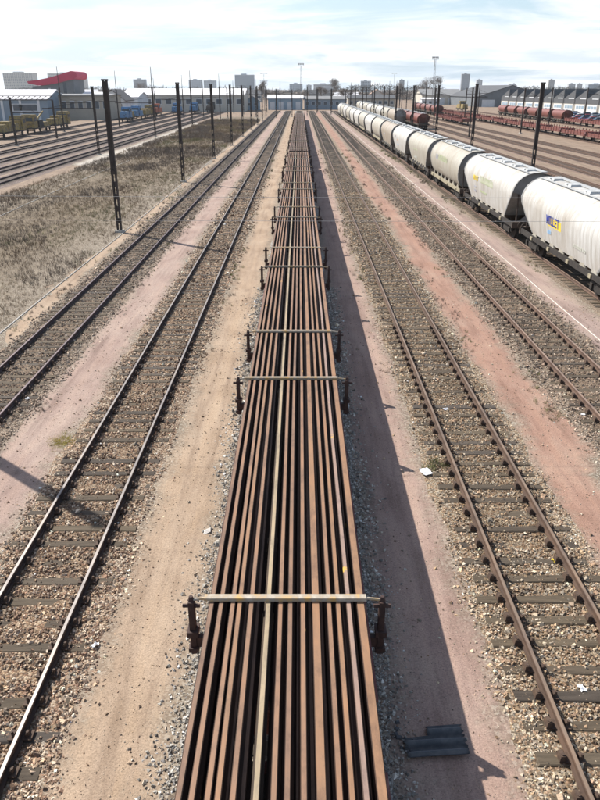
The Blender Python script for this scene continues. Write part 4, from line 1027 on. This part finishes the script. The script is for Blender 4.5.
shed(-48, 330, 50, 24, 6.3, 8.6, 'w_pale', 'r_white', 'very long beige hall under a gleaming white roof', 'x', windows=12)
shed(-72, 300, 22, 20, 5.8, 7.4, 'w_white', 'r_white', 'low white-roofed shed between the red-roofed building and the gabled house', 'x', doors=3)
shed(-30, 345, 8.5, 8, 3.9, 4.3, 'w_white', 'r_white', 'pale box-shaped shed at the end of the grass field', 'x', doors=1)
shed(-21, 345, 6.0, 8, 3.8, 5.6, 'w_lblue', 'r_grey', 'light blue house next to the double-headed lamp post', 'y', windows=2, cat='house', name='house')
shed(-6.6, 352, 15.5, 12, 4.7, 5.9, 'w_lblue', 'r_white', 'light blue shed closing the view behind the rail load', 'x', doors=4)
shed(11.5, 356, 19, 12, 4.3, 5.4, 'w_blue', 'r_grey', 'grey-blue shed behind the far end of the white train', 'x', windows=7)
shed(34, 372, 22, 12, 4.4, 5.8, 'w_beige', 'r_slate', 'drab low shed behind the far poles of the yard', 'x', windows=8)
shed(-120, 262, 30, 18, 6.2, 8.0, 'w_grey', 'r_white', 'grey shed with pale roof left of the blue-grey one', 'x', windows=6)
shed(84, 470, 24, 30, 5.0, 8.2, 'w_pale', 'r_grey', 'pale hall with a grey roof beyond the yellow locomotive', 'x', doors=5)
shed(66, 392, 9, 6, 3.8, 4.3, 'w_white', 'r_white', 'white site cabin near the yellow locomotive', 'x', windows=3)
# the building with the sweeping red roof
t = empty('arts_building', (-95, 306, 0))
MB().prism_y([(-8.2, 0), (8.0, 0), (8.0, 13.0), (5.0, 12.4), (1.5, 11.0), (-3, 10.0), (-8.2, 9.6)][::-1], -7, 7).build('wall', M['w_grey'], t)
top = [(-9.8, 11.4), (-5.5, 11.9), (-1.5, 12.6), (2.5, 13.6), (5.5, 14.5), (7.6, 15.0), (8.8, 14.8), (9.5, 14.0)]; bot = [(9.5, 13.0), (8.9, 12.2), (5.5, 11.6), (2.5, 10.9), (-1.5, 10.2), (-5.5, 9.9), (-9.3, 10.6)]
MB().prism_y((top+bot)[::-1], -7.6, 7.6).build('roof', M['r_red'], t)
MB().box(3.8, 5.0, -7.08, -6.95, 1, 11).build('window', M['pane'], t); MB().box(-2, -1.2, -7.08, -6.95, 8, 9).build('window', M['w_white'], t)
tag(t, 'dark grey building with a sweeping curved crimson roof', 'building')
# hall with slate roof, gable end towards the camera
shed(108, 432, 36, 60, 4.8, 10.2, 'w_grey', 'r_slate', 'big dark hall with a broad slate-grey pitched roof', 'y', rz=R(4), doors=3)
# sawtooth shed
def sawtooth(x, y, n, per, d, rz):
    t = empty('sawtooth_shed', (x, y, 0), rz); e, tp = 5.0, 8.6
    MB().box(0, d, 0, n*per, 0, 3.3).build('wall', M['w_pale'], t)
    MB().box(-.05, d, 0, n*per, 3.302, e).build('upper_wall', M['r_slate'], t)
    for k in range(n):
        y0 = k*per
        MB().prism_x([(y0+.02, e), (y0+per-.02, e), (y0+.25, tp)][::-1], -.06, d).build('roof_tooth', M['r_slate'], t)
        MB().box(-.16, -.02, y0+.3, y0+per*.55, e+.05, e+.35).build('gutter', M['w_white'], t)
        dr = MB().box(-.12, -.01, y0+1.2, y0+per-1.2, 0, 3.0).build('door', M['w_white'], t)
        for q in range(3): MB().box(-.16, -.1, y0+1.5+q*(per-3)/3, y0+1.5+(q+.8)*(per-3)/3, 1.6, 2.6).build('pane', M['w_lblue'], dr)
        MB().tube((-.3, y0, 0), (-.3, y0, e+.3), .15, n=6).build('downpipe', M['mast'], t)
        # glazed upright face of each tooth
        MB().box(.1, d-.2, y0+.14, y0+.22, e+.4, tp-.4).build('skylight', M['pane'], t)
    tag(t, 'long grey shed with a sawtooth roof and white loading doors', 'building')
sawtooth(116, 248, 14, 9.8, 34, R(6.5))

# ------------------------------------------------------------------ far towers and blocks
def tower(x, y, w, h, m, label, floors=None, cols=None, d=None, cap=True):
    t = empty('tower_block', (x, y, 0)); d = d or w*.5; floors = floors or max(4, int(h/3)); cols = cols or max(3, int(w/3.6))
    MB().box(-w/2, w/2, -d/2, d/2, 0, h).build('wall', M[m], t)
    mb = MB(); fh = h/(floors+.6); cw = w/cols
    for f in range(floors):
        for c in range(cols): mb.box(-w/2+cw*(c+.22), -w/2+cw*(c+.78), -d/2-.12, -d/2+.05, fh*(f+.5), fh*(f+.98))
    tag(mb.build('windows', M['pane'], t), kind='stuff')
    if cap:
        MB().box(-w*.18, w*.1, -d*.3, d*.3, h, h+2.6).build('lift_housing', M[m], t); MB().box(-w/2-.2, w/2+.2, -d/2-.3, d/2+.2, h-.5, h+.35).build('parapet', M['t_grey'], t)
    return tag(t, label, 'tower block')
K = 1.6
def far_block(x0, x1, h, z, m, label, **kw): tower((x0+x1)/2*K, z*K, (x1-x0)*K, (h-9)*K+9, m, label, **kw)
far_block(-377.2, -339.8, 26.6, 1000, 't_cream', 'wide cream tower block left of the red-roofed building')
far_block(-352, -303, 27.6, 1100, 't_cream', 'long cream block partly hidden behind the red-roofed building')
far_block(-245.4, -227.6, 20.5, 1150, 't_dark', 'small brownish tower above the white-roofed hall')
far_block(-185.2, -163.4, 21.3, 1300, 't_blue', 'bluish apartment block, the first of a pair above the white hall')
far_block(-166.5, -145.4, 20.9, 1350, 't_blue', 'bluish apartment block, the second of a pair above the white hall')
far_block(-83.2, -58.7, 24.3, 1000, 't_blue', 'broad pale blue tower left of the bare tree')
far_block(-16.2, 3.9, 14.7, 1200, 't_blue', 'low pale block behind the floodlight mast')
far_block(10.1, 17.8, 13.3, 1200, 't_grey', 'narrow pale block between two low ones at the yard end')
far_block(20.0, 49.7, 13.8, 1150, 't_grey', 'long low pale block behind the bare tree')
far_block(85.8, 100.0, 18.1, 1100, 't_blue', 'grey-blue block above the short white train')
far_block(166.0, 174.3, 21.3, 1300, 't_dark', 'slim dark tower right of the grey-blue block')
far_block(269.0, 282.5, 30.4, 1300, 't_dark', 'tall dark blue-grey tower above the slate-roofed hall')
far_block(305.5, 315.9, 21.7, 1350, 't_grey', 'shorter tower next to the tall dark blue-grey one')
far_block(383.0, 392.2, 20.3, 1200, 't_cream', 'slim white tower over the sawtooth shed')
far_block(431.2, 442.4, 14.9, 1250, 't_grey', 'grey block over the sawtooth shed beside the slim white tower')
far_block(463.5, 471.9, 15.2, 1300, 't_grey', 'small grey block over the sawtooth shed')
far_block(406.4, 430.6, 13.6, 1100, 't_blue', 'wide bluish block over the far end of the sawtooth roof')
far_block(355, 361, 15.0, 1300, 't_grey', 'little grey block left of the slim white tower')
far_block(330, 348, 13.0, 1250, 't_cream', 'low cream block above the slate-roofed hall ridge')

# ------------------------------------------------------------------ parked cars by the sawtooth shed
def car(paint):
    t = empty('parked_car')
    side = [(-2.1,.28),(2.1,.28),(2.12,.62),(1.95,.80),(1.15,.92),(.45,1.40),(-1.1,1.43),(-1.75,1.0),(-2.1,.92)]
    body = [(-2.1,.28),(2.1,.28),(2.12,.62),(1.95,.80),(1.15,.92),(-1.75,.98),(-2.1,.9)]
    MB().prism_x([(y, z) for y, z in body], -.86, .86).build('body', paint, t)
    V = [(-.80,1.15,.92),(.80,1.15,.92),(.80,-1.75,.98),(-.80,-1.75,.98),(-.62,.42,1.40),(.62,.42,1.40),(.62,-1.1,1.43),(-.62,-1.1,1.43)]
    c = MB().add(V, [(0,3,2,1),(0,1,5,4),(1,2,6,5),(2,3,7,6),(3,0,4,7)]).build('windows', M['glass'], t)
    MB().add([(-.64,.44,1.40),(.64,.44,1.40),(.64,-1.12,1.43),(-.64,-1.12,1.43),(-.60,.36,1.47),(.60,.36,1.47),(.60,-1.05,1.49),(-.60,-1.05,1.49)],
             [(0,3,2,1),(4,5,6,7),(0,1,5,4),(1,2,6,5),(2,3,7,6),(3,0,4,7)]).build('roof', paint, t)
    for sx in (-1, 1):
        for y in (-1.3, 1.3): MB().tube((sx*.72, y, .31), (sx*.88, y, .31), .31, n=12).build('wheel', M['black'], t)
        MB().cbox((sx*.6, 2.1, .66), (.34, .06, .14)).build('headlight', M['w_white'], t)
    return t
CP = {}
for nm, c in dict(silver=(0.5,0.52,0.55), white=(0.75,0.75,0.75), blue=(0.05,0.12,0.35), black=(0.03,0.03,0.035), red=(0.4,0.04,0.04), grey=(0.2,0.21,0.22)).items():
    CP[nm] = car(mat('paint_'+nm, c, c, 3, .3))
r = random.Random(2); first = set(); keys = list(CP)
for row, x0 in enumerate((84, 90, 98)):
    for k in range(16):
        y = 196 + k*6.2 + row*3; nm = r.choice(keys)
        if r.random() < .12: continue
        o = copy_tree(CP[nm]) if nm in first else CP[nm]; first.add(nm)
        o.location = (x0 + (y-200)*.02 + r.uniform(-.2, .2), y, 0); o.rotation_euler = (0, 0, R(90+r.uniform(-4, 4) + 180*r.randrange(2)))
        tag(o, '%s car parked in the rows before the sawtooth shed' % nm, 'car', '%s cars parked by the shed' % nm)

# ------------------------------------------------------------------ trees
M['bark'] = mat('bark', (0.11,0.09,0.075), (0.16,0.13,0.11), 3, .9)
M['twig'] = attr_mat('twigs', .95)
def twig_mesh(name, P, S, pal, m):
    n = len(P); a = rng.normal(size=(n, 3)); a[:, 2] = np.abs(a[:, 2])*.9+.15; a /= np.linalg.norm(a, axis=1)[:, None]
    b = np.cross(a, rng.normal(size=(n, 3))); b /= np.linalg.norm(b, axis=1)[:, None]
    V = np.stack([P - b*S[:, None]*.09, P + b*S[:, None]*.09, P + a*S[:, None]], 1).reshape(-1, 3); F = np.arange(3*n).reshape(-1, 3)
    pal = np.array(pal); c = np.repeat(pal[rng.integers(0, len(pal), n)]*rng.uniform(.7, 1.3, (n, 1)), 3, 0)
    return np_mesh(name, V, F, m, c)
TP = [(0.20,0.17,0.15),(0.25,0.21,0.18),(0.16,0.135,0.12),(0.22,0.19,0.155)]
def bare_tree(x, y, h, w, seed, label, pal=TP, n=1500, size=.8):
    r = random.Random(seed); t = empty('bare_tree', (x, y, 0)); mb = MB(); tips = []
    def grow(p, d, l, rad, lev):
        q = p + d*l; mb.tube(p, q, rad, rad*.65, n=5)
        if lev == 0: tips.append(q); return
        for _ in range(3 if lev > 1 else 4):
            nd = (d + Vector((r.uniform(-.8, .8), r.uniform(-.8, .8), r.uniform(-.15, .5)))).normalized(); grow(q, nd, l*r.uniform(.62, .85), rad*.6, lev-1)
        tips.append(q)
    grow(Vector((0, 0, 0)), Vector((0, 0, 1)), h*.30, h*.022, 3)
    zs = max(q.z for q in tips); xs = max(max(abs(q.x), abs(q.y)) for q in tips)
    mb.v = [(a*w/2/xs*.9, b*w/2/xs*.9, c*h*.93/zs) for a, b, c in mb.v]; tips = [Vector((q.x*w/2/xs*.9, q.y*w/2/xs*.9, q.z*h*.93/zs)) for q in tips]
    mb.build('trunk', M['bark'], t)
    T = np.array([tuple(q) for q in tips]); P = T[rng.integers(0, len(T), n)] + rng.normal(0, w*.07, (n, 3)); P[:, 2] = np.clip(P[:, 2], h*.2, h)
    link('crown', twig_mesh('crown', P, size*rng.uniform(.5, 1.5, n), pal, M['twig']), t)
    tag(t, label, 'tree', 'bare trees on the skyline')
bare_tree(-20.5, 460, 13.0, 9, 1, 'round bare tree behind the light blue house')
bare_tree(18.5, 440, 14.0, 8.5, 2, 'tall bare tree above the grey-blue shed')
bare_tree(13.0, 450, 9.5, 8, 3, 'smaller bare tree beside the tall one above the grey-blue shed')
bare_tree(26.5, 445, 8.5, 9, 4, 'low spreading bare tree right of the tall one')
bare_tree(92, 560, 16, 14, 5, 'bare tree behind the pale hall with the grey roof'); bare_tree(103, 570, 17, 15, 6, 'broad bare tree between the pale hall and the slate-roofed hall')
bare_tree(70, 540, 12, 12, 7, 'bare tree left of the pale hall with the grey roof')
bare_tree(-112, 560, 12, 14, 9, 'bare bush-like tree above the white-roofed hall')
def treeline(y, x0, x1, h, seed, n, label, pal):
    X = rng.uniform(x0, x1, n); hh = h*(.62 + .28*vnoise(X/26, X*0, seed) + .22*vnoise(X/9, X*0+4, seed)); P = np.stack([X, y+rng.normal(0, 14, n), hh*rng.random(n)**.75], 1)
    tag(link('distant_wood', twig_mesh('distant_wood', P, rng.uniform(1.8, 4.5, n), pal, M['twig2'])), label, 'trees', kind='stuff')
M['twig2'] = attr_mat('far_twigs', .95)
treeline(640, -420, 420, 8.6, 4, 26000, 'brown-grey line of distant bare woods behind the sheds', TP)
treeline(900, -640, 640, 12.5, 9, 26000, 'farther bluish line of distant woods below the towers', [(0.13,0.125,0.12),(0.10,0.10,0.09),(0.17,0.15,0.13),(0.08,0.095,0.075)])
# small far houses sprinkled in front of the woods
r = random.Random(31)
cols = ['t_cream', 't_grey', 'w_pale', 'w_white', 'w_beige', 'w_lblue']; rf = ['r_slate', 'w_brick', 'r_grey', 'r_white']
desc = {'t_cream': 'cream', 't_grey': 'grey', 'w_pale': 'sand-coloured', 'w_white': 'whitish', 'w_beige': 'beige', 'w_lblue': 'light blue'}
for i in range(34):
    x = -330 + i*20 + r.uniform(-6, 6); y = 500 + r.uniform(-30, 60); c = r.choice(cols)
    if abs(x-108) < 36 or 105 < x < 190 or x < -300: y += 150
    shed(x, y, r.uniform(9, 18), r.uniform(8, 12), r.uniform(3.5, 5.5), r.uniform(6, 8.2), c, r.choice(rf), 'small %s house or shed in the distant row before the woods' % desc[c], r.choice('xy'), windows=r.choice([2, 3, 4]), cat='house', name='far_house')
    o = bpy.data.objects[-1]
for o in bpy.data.objects:
    if o.name.startswith('far_house'): o['group'] = o['label'].split(' in the')[0] + 's far off'

# ------------------------------------------------------------------ hazy air
hz, t, b = new_mat('thin_air'); t.nodes.remove(b); v = t.nodes.new('ShaderNodeVolumePrincipled')
v.inputs['Color'].default_value = (0.88, 0.94, 1.0, 1); v.inputs['Density'].default_value = 0.00011; v.inputs['Anisotropy'].default_value = 0.45
t.links.new(v.outputs[0], t.nodes['Material Output'].inputs['Volume'])
tag(MB().box(-3950, 3950, -3950, 3950, -1.5, 52).build('haze', hz), 'thin bluish haze over the whole yard', 'haze', kind='stuff')
